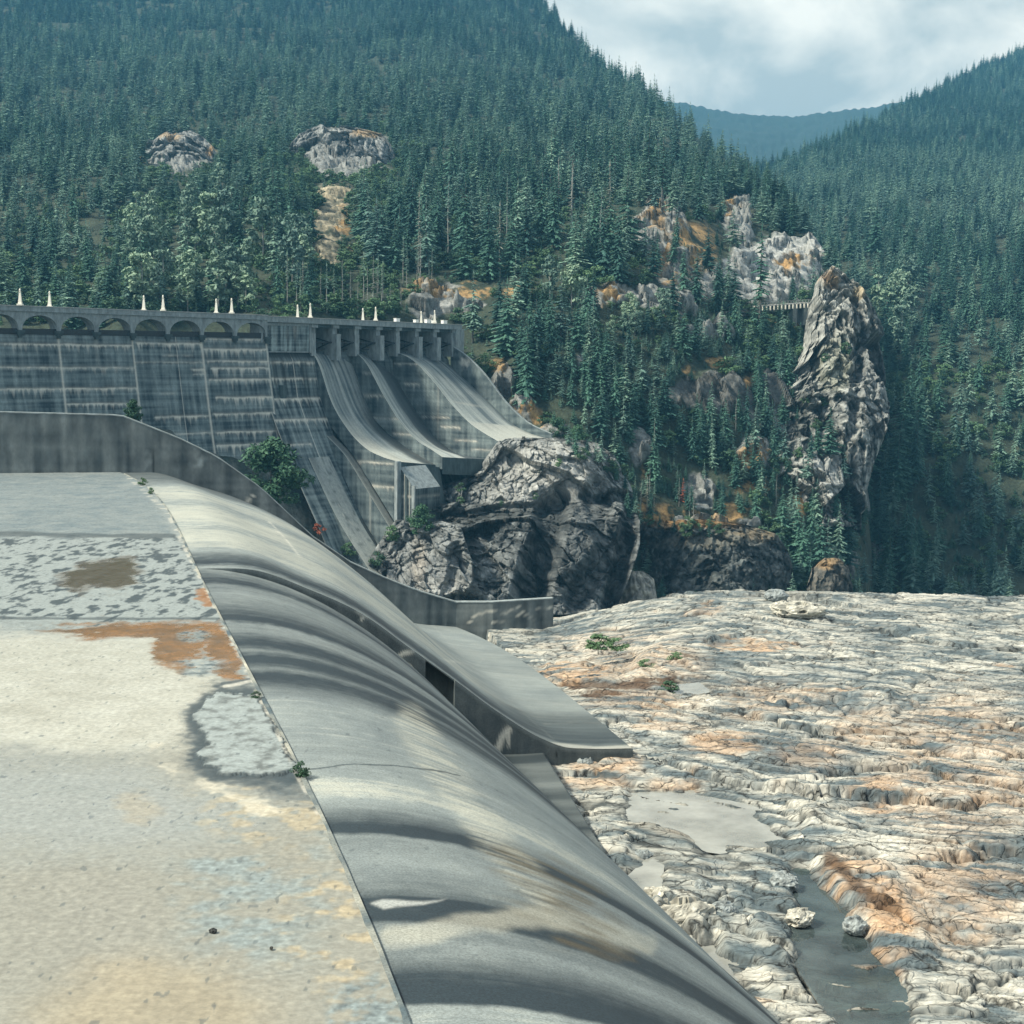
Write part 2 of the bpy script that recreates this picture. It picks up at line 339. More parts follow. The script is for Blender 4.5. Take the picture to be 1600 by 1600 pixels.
def chute_col(p, yc, s, X, Y, far):
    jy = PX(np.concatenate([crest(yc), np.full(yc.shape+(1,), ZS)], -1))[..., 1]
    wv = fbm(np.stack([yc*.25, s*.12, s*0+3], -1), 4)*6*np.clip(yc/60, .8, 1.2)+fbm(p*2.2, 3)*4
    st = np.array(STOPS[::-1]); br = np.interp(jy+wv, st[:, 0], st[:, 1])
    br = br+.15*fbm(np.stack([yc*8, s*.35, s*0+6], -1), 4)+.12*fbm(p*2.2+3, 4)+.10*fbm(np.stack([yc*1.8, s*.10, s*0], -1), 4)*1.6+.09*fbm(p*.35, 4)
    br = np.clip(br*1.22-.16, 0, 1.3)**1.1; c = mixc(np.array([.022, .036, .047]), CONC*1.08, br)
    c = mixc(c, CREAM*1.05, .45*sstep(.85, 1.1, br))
    n = fbm(p*.9, 4)
    if not far:
        m = seg_mask(X+n*26, Y, [(640, 1125), (690, 1200), (750, 1285), (805, 1350), (850, 1400)], 36)
        c = mixc(c, CREAM*1.12, .55*m*sstep(-.35, .3, fbm(np.stack([yc*3, s*.5, s*0], -1), 3)))
        m = seg_mask(X, Y+n*14, [(610, 1470), (720, 1445), (850, 1430), (940, 1450), (1010, 1475)], 24); c = mixc(c, CREAM*.95, .5*m)
        for cx, cy, rx, ry, k in [(795, 1345, 40, 26, .8), (840, 1365, 45, 35, .6), (890, 1400, 60, 30, .75), (930, 1440, 55, 25, .6), (905, 1470, 60, 22, .8), (960, 1490, 50, 18, .5), (850, 1390, 80, 60, .45)]:
            c = mixc(c, np.array([.105, .085, .05]), k*.75*blob(X+n*40, Y+n*14, cx, cy, rx, ry)*sstep(-.3, .25, fbm(np.stack([yc*2.5, s*.45, s*0+9], -1), 3)))
        c = mixc(c, np.array([.42, .44, .43]), .75*psoft(X, Y+n*6, [(578, 1413), (600, 1406), (640, 1407), (695, 1404), (650, 1413), (600, 1421)], 2.5))
    else:
        c = mixc(c, EFF, .5*seg_mask(X+n*3, Y, [(660, 960), (760, 1065), (865, 1155)], 1.6))
        for ln in ([(735, 1005), (800, 1024)], [(690, 1030), (745, 1040), (756, 1028)], [(770, 1055), (862, 1060)], [(800, 1090), (870, 1100), (905, 1102)], [(850, 1132), (900, 1128), (950, 1132)], [(420, 815), (446, 842), (470, 870)]):
            c = mixc(c, EFF, .55*seg_mask(X, Y+n*5, ln, 1.6))
    # hairline cracks across the flow
    for ln in ([(478, 1203), (560, 1194), (640, 1198), (720, 1212)],) if not far else ():
        c = mixc(c, CONC_D*.6, .8*seg_mask(X, Y+n*4, ln, 1.5))
    # pock marks
    pk = sstep(.62, .7, noise(p*np.array([6., 3., 6.])+5)); c = mixc(c, CONC_D*.7, .4*pk)
    return np.clip(c, .02, .7)
# lower (near) chute with its apron
yc = np.concatenate([np.linspace(14, 40, 420), np.linspace(40, YD, 300)[1:]])
s = np.concatenate([np.linspace(0, 14.4, 240), np.linspace(14.4, 16.9, 24)[1:], [16.95]])
YC, S = np.meshgrid(yc, s, indexing='ij')
S = np.where(S > 14.4, 14.4+(S-14.4)*np.interp(YC, [14, 42, 50, 55, 63, 70.7], [.14, .2, .10, .14, .6, 1.]), S); LAST = np.zeros(S.shape, bool); LAST[:, -1] = True
Q = .0684*S**1.85; Z = ZS-.04-np.minimum(Q, 9.55+.12*(1-np.exp(-np.maximum(Q-9.0, 0))))
Z = np.where(LAST, -25.0, Z)
pts = np.concatenate([crest(YC)+S[..., None]*NV, Z[..., None]], -1)
pts[..., 2] += .025*fbm(pts*.5, 3)*np.clip(S, 0, 1)
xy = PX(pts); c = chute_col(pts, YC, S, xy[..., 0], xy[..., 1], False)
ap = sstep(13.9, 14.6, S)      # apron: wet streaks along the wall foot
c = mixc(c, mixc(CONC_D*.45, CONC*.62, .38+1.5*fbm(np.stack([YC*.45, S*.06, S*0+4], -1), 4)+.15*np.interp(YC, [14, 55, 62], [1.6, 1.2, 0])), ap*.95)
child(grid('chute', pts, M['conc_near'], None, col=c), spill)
# upper chute beyond the step
yc = np.linspace(YD, YW, 330); v = np.linspace(0, 1, 130)
YC, V = np.meshgrid(yc, v, indexing='ij'); T = (YC-YD)/(YW-YD)
V2 = V; S = V2*(21.6+(27.6-21.6)*T)
Z = smooth_prof(V2*21.6, DPROF)*(1-T)+smooth_prof(V2*27.6, WPROF)*T
NW = NV
pts = np.concatenate([crest(YC)+S[..., None]*NV, (Z-.04)[..., None]], -1)
xy = PX(pts); c = chute_col(pts, YC, S, xy[..., 0], xy[..., 1], True)
fl = sstep(.66, .8, V)*(1-.0*T)
bt = np.interp(T+.02*fbm(pts*.4, 3), [0, .03, .16, .2, .4, .6, .8, 1], [.55, .06, .12, .62, .78, .66, .82, .9])
c = mixc(c, mixc(CONC_D*.6, CONC*1.08, bt+.22*fbm(np.stack([YC*1.5, S*.1, S*0], -1), 3)), fl*.9)
c = mixc(c, EFF, .35*(seg_mask(xy[..., 0], xy[..., 1], [(862, 1163), (930, 1170), (990, 1167)], 5)))
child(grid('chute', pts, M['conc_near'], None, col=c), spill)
UP_END = pts[:, -1].copy()
# end face of the upper chute
e0 = UP_END; e1 = e0.copy(); e1[:, 2] = -26; child(grid('chute_end_face', np.stack([e0, e1], 1), M['conc_dark'], None, False), spill)
# step wall between the two chutes, with a drain recess
sv = np.sort(np.concatenate([np.linspace(0, 21.6, 220), [10.85, 10.86, 12.29, 12.30]])); zz = np.linspace(0, 1, 24)
SV, ZV = np.meshgrid(sv, zz, indexing='ij')
top = smooth_prof(SV, DPROF)-.035; bot = np.maximum(np.minimum(top-.02, ZS-.0684*SV**1.85-.6), -22.0)
off = np.where((SV > 10.855) & (SV < 12.295) & (ZV > .06), 1.3, 0)-np.where(SV > 12.297, .12, 0)
tv = np.array([-NV[1], NV[0]])
pts = np.concatenate([PD+SV[..., None]*NV+off[..., None]*tv, (top*(1-ZV)+bot*ZV)[..., None]], -1)
xy = PX(pts); X, Y = xy[..., 0], xy[..., 1]; n = fbm(pts*.8, 4)
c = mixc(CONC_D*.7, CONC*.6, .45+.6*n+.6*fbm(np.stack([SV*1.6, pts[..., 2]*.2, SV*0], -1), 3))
for ln, wd in (([(560, 955), (575, 962)], 6), ([(563, 968), (568, 962)], 4), ([(622, 1025), (646, 1015)], 6), ([(640, 1040), (648, 1050)], 4), ([(776, 1172), (786, 1152), (796, 1140)], 6), ([(792, 1165), (797, 1140)], 3)):
    c = mixc(c, EFF, .9*seg_mask(X+n*10, Y+n*8, ln, wd)*sstep(-.3, .2, n+.2))
c = mixc(c, CONC_D*.25, .9*seg_mask(X, Y, [(868, 1186), (874, 1162)], 1.4))
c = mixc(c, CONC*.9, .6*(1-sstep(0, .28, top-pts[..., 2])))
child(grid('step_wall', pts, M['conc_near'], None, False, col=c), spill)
# sill slab left of the joint
ang = np.linspace(-.50, .04, 860); yy = np.exp(np.linspace(math.log(19), math.log(YW+14), 860))
A, YY = np.meshgrid(ang, yy, indexing='ij'); XX = A*YY
lim = np.polyval(_cf, YY)-.05; XX = np.minimum(XX, lim)
# stop at the training wall
rel = (XX-PW[0])*(-NV[1])+(YY-PW[1])*NV[0]
YY = YY-np.maximum(rel, 0)/NV[0]
pts = v3(XX, YY, np.full(XX.shape, ZS)); pts[..., 2] += .02*fbm(pts*.6, 3)
xy = PX(pts); nX = fbm(pts*.55, 4); nY = fbm(pts*.55+31, 4); k_ = np.clip(40/YY, .35, 1.4)
hX = fbm(pts*3.1+13, 4); X = xy[..., 0]+nX*34*k_+hX*16*k_; Y = xy[..., 1]+nY*26*k_+fbm(pts*3.1+43, 4)*12*k_
fn = fbm(pts*2.2, 5); mn = fbm(pts*.8+7, 5)
c = mixc(CONC*.72, CONC*1.02, .5+.7*fn); rgh = np.full(X.shape, .8)
def put(mask, colr, amount=1.0, rr=None):
    global c, rgh
    m = np.clip(mask*amount, 0, 1); c = mixc(c, colr, m)
    if rr is not None: rgh = rgh*(1-m)+rr*m
gr_ = fbm(pts*6, 3)
TAN = np.array([.30, .255, .175]); SILT = np.array([.235, .23, .197]); BLUE = np.array([.17, .21, .22])
put(sstep(1010, 1150, Y), mixc(SILT*.9, SILT*1.12, .5+.5*gr_+.4*mn), .92, .34)
put(psoft(X, Y, [(-60, 990), (235, 1000), (330, 1040), (352, 1075), (290, 1115), (272, 1170), (230, 1185), (-60, 1165)], 16), mixc(np.array([.36, .35, .295]), np.array([.46, .455, .40]), .5+mn), .9, .2)  # bright sky reflection on the water film, painted as cream slab colour
put(psoft(X, Y, [(-60, 1170), (235, 1195), (330, 1250), (420, 1270), (330, 1330), (-60, 1330)], 40), np.array([.25, .27, .262]), .7, .15)
put(sstep(-.12, .3, mn+.4*fn)*blob(X, Y, 400, 1390, 150, 160), mixc(BLUE*.8, BLUE*1.4, .5+gr_), .8, .75)
put(sstep(-.05, .2, fbm(pts*1.5+3, 5))*(blob(X, Y, 530, 1450, 100, 160)+.8*blob(X, Y, 430, 1270, 140, 60)), mixc(TAN*1.0, TAN*1.35, .5+gr_), .85, .6)
put(blob(X, Y, 240, 1590, 230, 100), mixc(TAN*.8, TAN*1.1, .5+mn), .7, .3); put(blob(X, Y, 215, 1260, 40, 30), TAN, .5)
put(psoft(X, Y, [(520, 1560), (600, 1510), (650, 1620), (500, 1620)], 14)*sstep(-.25, .2, fn+.3*gr_), mixc(CONC_D*1.1, BLUE*1.3, .5+1.2*gr_), .85, .8)
# flaky grey stretch far up the slab
put(psoft(X, Y, [(-60, 836), (275, 838), (350, 968), (-60, 972)], 4), mixc(CONC*1.0, CONC_D*.7, sstep(.0, .22, fbm(pts*np.array([2.4, 1.0, 1]), 5)+.12*gr_)), .95, .7)
put(psoft(X, Y, [(-60, 740), (215, 740), (272, 836), (-60, 836)], 6), mixc(CONC_D*1.6, CONC*.85, .5+mn+.5*fn), .8)
put(psoft(X, Y, [(88, 902), (120, 884), (160, 878), (196, 868), (214, 880), (228, 893), (206, 912), (196, 922), (150, 918), (120, 926)], 7), np.array([.085, .06, .03]), .92, .12)
put(psoft(X, Y, [(60, 984), (110, 974), (150, 972), (340, 970), (392, 1062), (350, 1060), (318, 1012), (292, 1052), (235, 1032), (246, 1004), (190, 994), (130, 998), (90, 992)], 5), mixc(np.array([.26, .125, .035]), np.array([.12, .07, .03]), .45+1.2*mn+.5*fn), .95, .14)
put(np.maximum(blob(X, Y, 304, 996, 30, 13), blob(X, Y, 316, 1040, 42, 19))*sstep(-.3, .1, fn+.5*gr_+.1), mixc(CONC*1.0, CONC_D, sstep(.05, .3, fn)), .9)
put(psoft(X, Y, [(302, 925), (330, 918), (338, 945), (318, 948)], 4), np.array([.24, .11, .035]), .8)
# damp ring round a dry raised patch
ring = [(392, 1062), (330, 1070), (283, 1105), (286, 1165), (308, 1210), (350, 1236), (430, 1246), (505, 1242), (470, 1203)]
dry = [(396, 1082), (328, 1084), (302, 1120), (312, 1180), (352, 1214), (400, 1219), (466, 1210), (440, 1150)]
rs = poly_sd(X, Y, ring); ds = poly_sd(X, Y, dry)
put(sstep(-9, 9, rs), mixc(CONC_D*.62, CONC*.5, sstep(-26, -3, -np.abs(ds)*1.0)*0+sstep(6, 26, np.maximum(-ds, 0))), .94, .5)
put(sstep(-3, 3, ds), mixc(CONC*1.15, CONC*.5, sstep(-.12, .4, fn+.35*gr_)), .96, .85)
put(np.exp(-(ds/4.5)**2)*sstep(1100, 1160, Y), CONC_D*.55, .85)
put(seg_mask(X, Y, [(240, 1178), (275, 1198), (320, 1232), (360, 1254), (430, 1262)], 13)*sstep(-.3, .2, mn), np.array([.47, .44, .36]), .75)
put(blob(X, Y, 452, 1222, 24, 17)+blob(X, Y, 500, 1265, 18, 10), CONC_D*.7, .8)
for ln, wd in (([(-60, 833), (272, 838)], 5), ([(-60, 966), (352, 966)], 3), ([(345, 1068), (395, 1062)], 3), ([(600, 1500), (470, 1518), (360, 1530)], 1.3)):
    put(seg_mask(xy[..., 0]+nX*10, xy[..., 1]+nY*4, ln, wd), CONC_D*.6, .7 if wd > 2 else .25)
put(seg_mask(xy[..., 0], xy[..., 1]+nY*4, [(350, 1072), (396, 1064)], 3), EFF, .5)
put(seg_mask(xy[..., 0]+4, xy[..., 1], [(205, 745), (265, 800), (300, 870), (345, 960), (390, 1050), (470, 1215), (500, 1270)], 5)*sstep(-.05, .2, fbm(pts*.9+2, 3)), EFF*.75, .6)
put(sstep(.64, .68, noise(pts*np.array([7.5, 3.6, 1])+9)), CONC_D*.8, .5)
c = c*(1+.28*gr_)[..., None]
pts[..., 2] += .05*poly_in(X, Y, dry)
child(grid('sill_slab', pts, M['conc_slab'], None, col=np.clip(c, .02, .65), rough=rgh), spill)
# the raised lip along the joint, broken in places
ys_ = np.linspace(15, 121, 520); cr_ = crest(ys_); hn_ = .5+.9*fbm(v3(ys_*.5, 3.3), 4); wd_ = .05+.09*np.clip(.5+fbm(v3(ys_*.35, 8.1), 3)*1.5, 0, 1); lz = ZS+.004+np.clip(hn_, 0, 1)*.03
rows_ = [np.stack([cr_[:, 0]-wd_-.02, ys_, lz*0+ZS-.05], -1), np.stack([cr_[:, 0]-wd_, ys_, lz], -1), np.stack([cr_[:, 0]-.01, ys_, lz+.004], -1), np.stack([cr_[:, 0], ys_, lz*0+ZS-.2], -1)]
cl_ = mixc(CONC_D*1.2, CREAM*.95, .35+1.3*fbm(v3(ys_*.6, 1.7), 4)); child(grid('joint_lip', np.stack(rows_, 1), M['conc_near'], None, False, col=np.stack([cl_]*4, 1)), spill)
# training wall on the far side
def wall_run(poly, thick, mat, name, colf=None, cap=True):
    "poly: list of (x, y, ztop, zbot); thick = horizontal offset vector (away side)"
    a = np.array(poly, float); L = np.concatenate([[0], np.cumsum(np.hypot(*np.diff(a[:, :2], axis=0).T))])
    n = max(int(L[-1]/.35), 8); l = np.unique(np.concatenate([np.linspace(0, L[-1], n), L]))
    x, y, zt, zb = (np.interp(l, L, a[:, i]) for i in range(4)); v = np.linspace(0, 1, 14)
    f = np.stack([np.stack([x, y, zt+(zb-zt)*k], -1) for k in v], 1)            # front
    th = np.array([thick[0], thick[1], 0.])
    bk = f[:, ::-1]+th; al = np.concatenate([f[:, :1]+th+np.array([0, 0, .0]), f, bk[:, :1]], 1) if False else np.concatenate([bk[:, -1:], f, bk[:, :1], bk], 1)
    c = colf(al, l[:, None]+0*al[..., 0]) if colf else None
    me_o = grid(name, al, mat, None, False, col=c, flip=True)
    for end in (0, -1):
        m = MB(); e = al[end]; m.quad(*[e[i] for i in (1, 14, 15, 28)]); 
        cc = np.tile(CONC*.8, (4, 1)); link(name+'_end', mesh_np(name+'_end', m.v, [m.f[0]], False, cc), mat)
        bpy.data.objects[-1] if False else None
    return me_o
def wall_col(p, l):
    n = fbm(p*.5, 4); st = fbm(np.stack([l*1.3, p[..., 2]*.12, l*0], -1), 4); hz = fbm(np.stack([l*.05, p[..., 2]*2.2, l*0+8], -1), 3)
    c = mixc(CONC_D*.8, CONC*.95, .42+.95*st+.4*n+.4*hz)
    xy = PX(p); X, Y = xy[..., 0], xy[..., 1]
    for cx, cy, rx, ry in ((229, 705, 5, 5), (231, 722, 6, 9), (318, 722, 4, 9), (312, 730, 7, 5)): c = mixc(c, CONC*1.7, .7*blob(X+n*8, Y+n*8, cx, cy, rx, ry)*sstep(-.2, .2, n+.1))
    c = mixc(c, CONC_D*.5, .9*(seg_mask(X, Y, [(236, 655), (240, 740)], 2)+seg_mask(X, Y, [(470, 800), (474, 850)], 2)+seg_mask(X, Y, [(596, 890), (598, 940)], 1.6)+seg_mask(X, Y, [(725, 940), (726, 985)], 2)+seg_mask(X, Y, [(800, 940), (801, 985)], 1.2)))
    for ln in ([(735, 972), (745, 958), (758, 955)], [(755, 955), (790, 957), (810, 950)], [(770, 972), (800, 968)], [(805, 965), (818, 957), (835, 968)], [(840, 952), (862, 950)], [(383, 787), (400, 770)]):
        c = mixc(c, EFF, .8*seg_mask(X+n*4, Y+n*5, ln, 2.2))
    return c
WT = [(-40, -5.4), (-12, -5.7), (.06, -6), (4.5, -7.8), (7.6, -9.36), (11.2, -12.0), (15.4, -16.05), (18.6, -18.3), (21.9, -19.85), (24.5, -20.9), (27.6, -21.9)]
sw = np.linspace(-40, 27.6, 90)
poly = [(PW[0]+NV[0]*q, PW[1]+NV[1]*q, float(interp(q, WT)), min(-11., float(smooth_prof(np.array(max(q, 0.)), WPROF))-1.0)) for q in sw]
e1 = P(770, 942, 129.6); e2 = P(865, 936, 131.2)
poly += [(e1[0], e1[1], e1[2], -25.), (e2[0], e2[1], e2[2], -25.)]
before = set(bpy.data.objects)
wl_ = wall_run(poly, (-.16, .6), M['conc_far'], 'training_wall', wall_col)
tag(wl_, 'long dark concrete wall curving down beside the nearest chute to the pale rock', 'wall')
for o in set(bpy.data.objects)-before:
    if o is not wl_: o.name = 'end_face'; o.parent = wl_
# white rim along the wall top
mb = MB()
for (x0, y0, z0, _), (x1, y1, z1, _) in zip(poly[:-1], poly[1:]):
    b = [(x0-.02, y0-.04, z0+.003), (x1-.02, y1-.04, z1+.003), (x1-.16, y1+.62, z1+.003), (x0-.16, y0+.62, z0+.003)]
    mb.hexa(b, [(q[0], q[1], q[2]+.09) for q in b])
mb.build('coping', M['conc_plain'], wl_)

# ------------------------------------------------------------------ rock bench of the river bed
def bench_base(x, y):
    z = -20.85-.35*sstep(60, 130, y)
    z = z-2.9*np.exp(-(np.maximum(x-2, 0)/9)**2)*sstep(84, 124, y)
    return z-.012*np.maximum(x-12, 0)+.004*(x-12)*0
POOLS = [([(985, 1235), (1040, 1228), (1110, 1243), (1180, 1265), (1222, 1305), (1180, 1318), (1120, 1326), (1060, 1318), (1018, 1322), (985, 1280)], 'pool'),
         ([(978, 1375), (1012, 1345), (1035, 1352), (1030, 1395), (1000, 1402)], 'pool'),
         ([(1225, 1345), (1270, 1340), (1290, 1370), (1330, 1410), (1345, 1440), (1400, 1500), (1440, 1640), (1340, 1640), (1300, 1580), (1250, 1500), (1232, 1460), (1240, 1400)], 'pool_dark'),
         ([(1040, 1420), (1075, 1462), (1120, 1450), (1150, 1490), (1168, 1530), (1120, 1515), (1060, 1460)], 'pool'),
         ([(1050, 1072), (1090, 1068), (1110, 1080), (1060, 1090)], 'pool')]
ang = np.concatenate([np.linspace(-.10, .40, 620), np.linspace(.40, 1.0, 120)[1:]]); yy = np.exp(np.linspace(math.log(30), math.log(137), 760))
A, YY = np.meshgrid(ang, yy, indexing='ij'); XX = A*YY
far_edge = 134+4*fbm(v3(XX*.12, 2), 4)+XX*.04; 
pb = v3(XX, YY, 0*XX)
wx = fbm(pb*.11, 3)*3.2; wy = fbm(pb*.11+40, 3)*3.2
th = R(-20); ca, sa_ = math.cos(th), math.sin(th)
al = (XX+wx)*ca+(YY+wy)*sa_; ac = -(XX+wx)*sa_+(YY+wy)*ca
an = np.stack([al*.16, ac*.62, 0*al], -1); an2 = np.stack([al*.55, ac*1.7, 0*al+5], -1)
f1 = fbm(an, 5, .55); f2 = fbm(an2, 4, .55)
wv_ = .35*np.stack([fbm(pb*.7, 3), fbm(pb*.7+9, 3), 0*XX], -1)
F1, E1 = facet(np.stack([al*.17, ac*.45, 0*al+.5], -1)+wv_*.6, .9, True, .5)
F2, E2 = facet(np.stack([al*.5, ac*1.25, 0*al+.5], -1)+wv_, .9, True, .5)
F3, E3 = facet(np.stack([al*1.5+9, ac*3.2, 0*al+.5], -1)+wv_*1.5, .9, True, .5)
F0, E0 = facet(np.stack([al*.075, ac*.19, 0*al+.5], -1)+wv_*.35, .9, True, .9)
h = .34*F0+.24*F1+.10*F2+.035*F3+.22*f1+.55*fbm(pb*.07+3, 3)
gate_ = sstep(-.25, .25, fbm(pb*.3+13, 3))
crk = .45*np.exp(-E0/.035)+.30*np.exp(-E1/.05)+.17*np.exp(-E2/.06)*gate_+.06*np.exp(-E3/.09)
cr1, cr2, cr3 = E1*.8, E2*.9, E3*.8
h = h-crk+.05*fbm(pb*2.1, 4)
amp = .62*(1-.3*sstep(80, 130, YY))
Zb = bench_base(XX, YY)
xy = PX(v3(XX, YY, Zb)); X, Y = xy[..., 0], xy[..., 1]; nn = fbm(pb*.45, 4); Xn, Yn = X+nn*38, Y+fbm(pb*.45+20, 4)*26
# raised rusty ridge and dark overhang ledges seen in the photo
for ln, wd, hh in (([(1285, 1318), (1330, 1360), (1370, 1400), (1420, 1470)], 62, .42), ([(870, 1045), (930, 1058), (1010, 1050), (1060, 1045)], 22, .55), ([(1120, 995), (1240, 1000)], 12, .45), ([(1220, 1090), (1350, 1085), (1390, 1110)], 18, .5), ([(1000, 1040), (1060, 1030)], 16, .4), ([(1040, 1420), (1090, 1450)], 26, .55), ([(1270, 1275), (1215, 1240)], 24, .4), ([(940, 1310), (980, 1330)], 34, .5), ([(1230, 1480), (1190, 1440)], 22, .4), ([(1240, 955), (1270, 960)], 12, .6)):
    h = h+hh*seg_mask(Xn, Yn, ln, wd)
pool_z = {}
poolm = np.zeros(X.shape, bool); wetm = np.zeros(X.shape)
ZZ = Zb+amp*h
# leave the concrete clear of rock
sN = (XX-crest(YY)[..., 0])*NV[0]; 
s_near = ((XX-PD[0])*NV[0]+(YY-PD[1])*NV[1]); t_near = (-(XX-PD[0])*NV[1]+(YY-PD[1])*NV[0])
sc_ = (XX-np.polyval(_cf, np.clip(YY-.26*16, 14, YW)))/NV[0]
near_ap = (t_near < 0)
edge_d = sc_-14.6-2.5*np.interp(YY-.26*16, [14, 42, 50, 55, 63, 70.7], [.14, .2, .10, .14, .6, 1.])
ZZ = np.where(near_ap & (edge_d < 3), np.minimum(ZZ, -20.45+np.clip(edge_d, 0, 3)*.25), ZZ)
ZZ = np.where(near_ap & (edge_d < -.15), -21.5, ZZ)
tt = np.clip(t_near/(54), 0, 1); s_end = 21.6+6*tt; z_end = -20.3-3.75*tt
du = s_near-s_end
ZZ = np.where((t_near >= 0) & (du < 6), np.minimum(ZZ, z_end+.0+np.clip(du, 0, 6)*.18+.25*np.clip(du, 0, 1)*h), ZZ)
ZZ = np.where((t_near >= 0) & (du < -.15), np.minimum(ZZ, z_end-1.2), ZZ)
wmask = (YY > 127) & (XX < 4.2)
ZZ = np.where(wmask, np.minimum(ZZ, -23.3), ZZ)
for i, (poly_, kd) in enumerate(POOLS):
    ins = poly_in(X, Y, poly_); pz = float(np.percentile(ZZ[ins], 14)); pool_z[i] = pz
    sd_ = poly_sd(X, Y, poly_); rg_ = sstep(-75, -45, sd_)*(1-sstep(-12, 0, sd_)); ZZ = np.where((rg_ > .02) & (edge_d > 1.), np.maximum(ZZ, ZZ*(1-rg_)+(pz+.06+.12*(F2+f2+.3))*rg_), ZZ)
    m = sstep(-10, 12, poly_sd(X+nn*22+f2*10, Y+fbm(pb*.6+8, 4)*14, poly_)+16*(F2*.3+f2*.4)); ZZ = ZZ*(1-m)+np.minimum(ZZ, pz-.10+.16*np.maximum(F2+f2-.35, -.5))*m; wet_ = sstep(-30, -4, sd_)*(1-sstep(pz+.04, pz+.16, ZZ)); wetm = np.maximum(wetm, wet_); poolm |= (m > .5) & (ZZ < pz+.03)
drop = np.maximum(YY-far_edge, 0); ZZ = ZZ-drop*3.0-sstep(0, 3, drop)*2
# colour: pale bluish grey and cream rock with rust, and seams darkened as painted crevice shade
k1 = fbm(pb*.16+50, 4); k2 = fbm(an*1.7+70, 5); k3 = fbm(pb*1.4+4, 4)
c = mixc(np.array([.13, .165, .18]), np.array([.52, .51, .455]), .46+1.1*k1+1.5*k2+.45*F2)
c = mixc(c, np.array([.085, .115, .13]), sstep(.0, .36, -k2+.7*k3-.5*k1)*.9)
c = mixc(c, np.array([.05, .06, .062]), np.clip(1.2*np.exp(-E0/.022)+1.1*np.exp(-cr1/.035)*sstep(-.5, .2, k3+k1)+.9*np.exp(-cr2/.05)*gate_+.35*np.exp(-cr3/.06)*sstep(-.1, .4, k2), 0, 1)*.9)
rustp = [(835, 1160, 70, 35, .55), (1130, 1160, 55, 22, .75), (1010, 1045, 90, 30, .5), (900, 1055, 60, 16, .9), (960, 1010, 110, 26, .3), (1180, 1008, 70, 8, .9), (1200, 1090, 90, 26, .45), (1370, 1240, 50, 28, .8), (1350, 1130, 60, 30, .5), (1340, 1390, 60, 45, 1.0), (1390, 1440, 40, 60, 1.0), (1380, 1500, 40, 20, .9), (940, 1200, 60, 30, .8), (1060, 1230, 40, 12, .6), (1095, 955, 30, 8, .5), (1100, 1300, 60, 10, .25), (1040, 1130, 60, 18, .5), (1270, 1180, 60, 24, .45), (1500, 1200, 120, 120, .5), (1500, 1400, 100, 80, .6), (1000, 1095, 90, 18, .5)]
rm = np.zeros(X.shape)
for cx, cy, rx, ry, k in rustp: rm = np.maximum(rm, k*blob(Xn, Yn, cx, cy, rx*1.25, ry*1.25))
rm = rm*sstep(-.35, .35, k2*1.4+.5*k3+.1); rm = np.maximum(rm, .75*sstep(.36, .6, fbm(pb*.22+90, 4)+.3*k2))
c = mixc(c, mixc(np.array([.42, .21, .085]), np.array([.50, .33, .19]), .5+k3), rm*.72)
c = mixc(c, np.array([.075, .04, .02]), .85*seg_mask(Xn, Yn, [(880, 1070), (935, 1078), (1000, 1074), (1050, 1066)], 9)+.8*seg_mask(X+nn*10, Y+nn*10, [(1295, 1345), (1345, 1400), (1400, 1425)], 13))  # shade under the brown overhang and the ridge's shadow, painted dark brown
c = mixc(c, c*.5, wetm*.75)
br = np.clip(1+.22*f2+.2*k3, .6, 1.35); c = c*br[..., None]
tag(grid('riverbed', v3(XX, YY, ZZ), M['rock_bench'], col=np.clip(c, .02, .68)), kind='structure')
for i, (poly_, kd) in enumerate(POOLS):
    m = MB(); cx = sum(q[0] for q in poly_)/len(poly_); cy = sum(q[1] for q in poly_)/len(poly_)
    m.quad(*[tuple(G(cx+(x-cx)*1.16, cy+(y-cy)*1.2, pool_z[i])) for x, y in poly_][::-1])
    tag(m.build('pool_water', M[kd]), kind='structure')
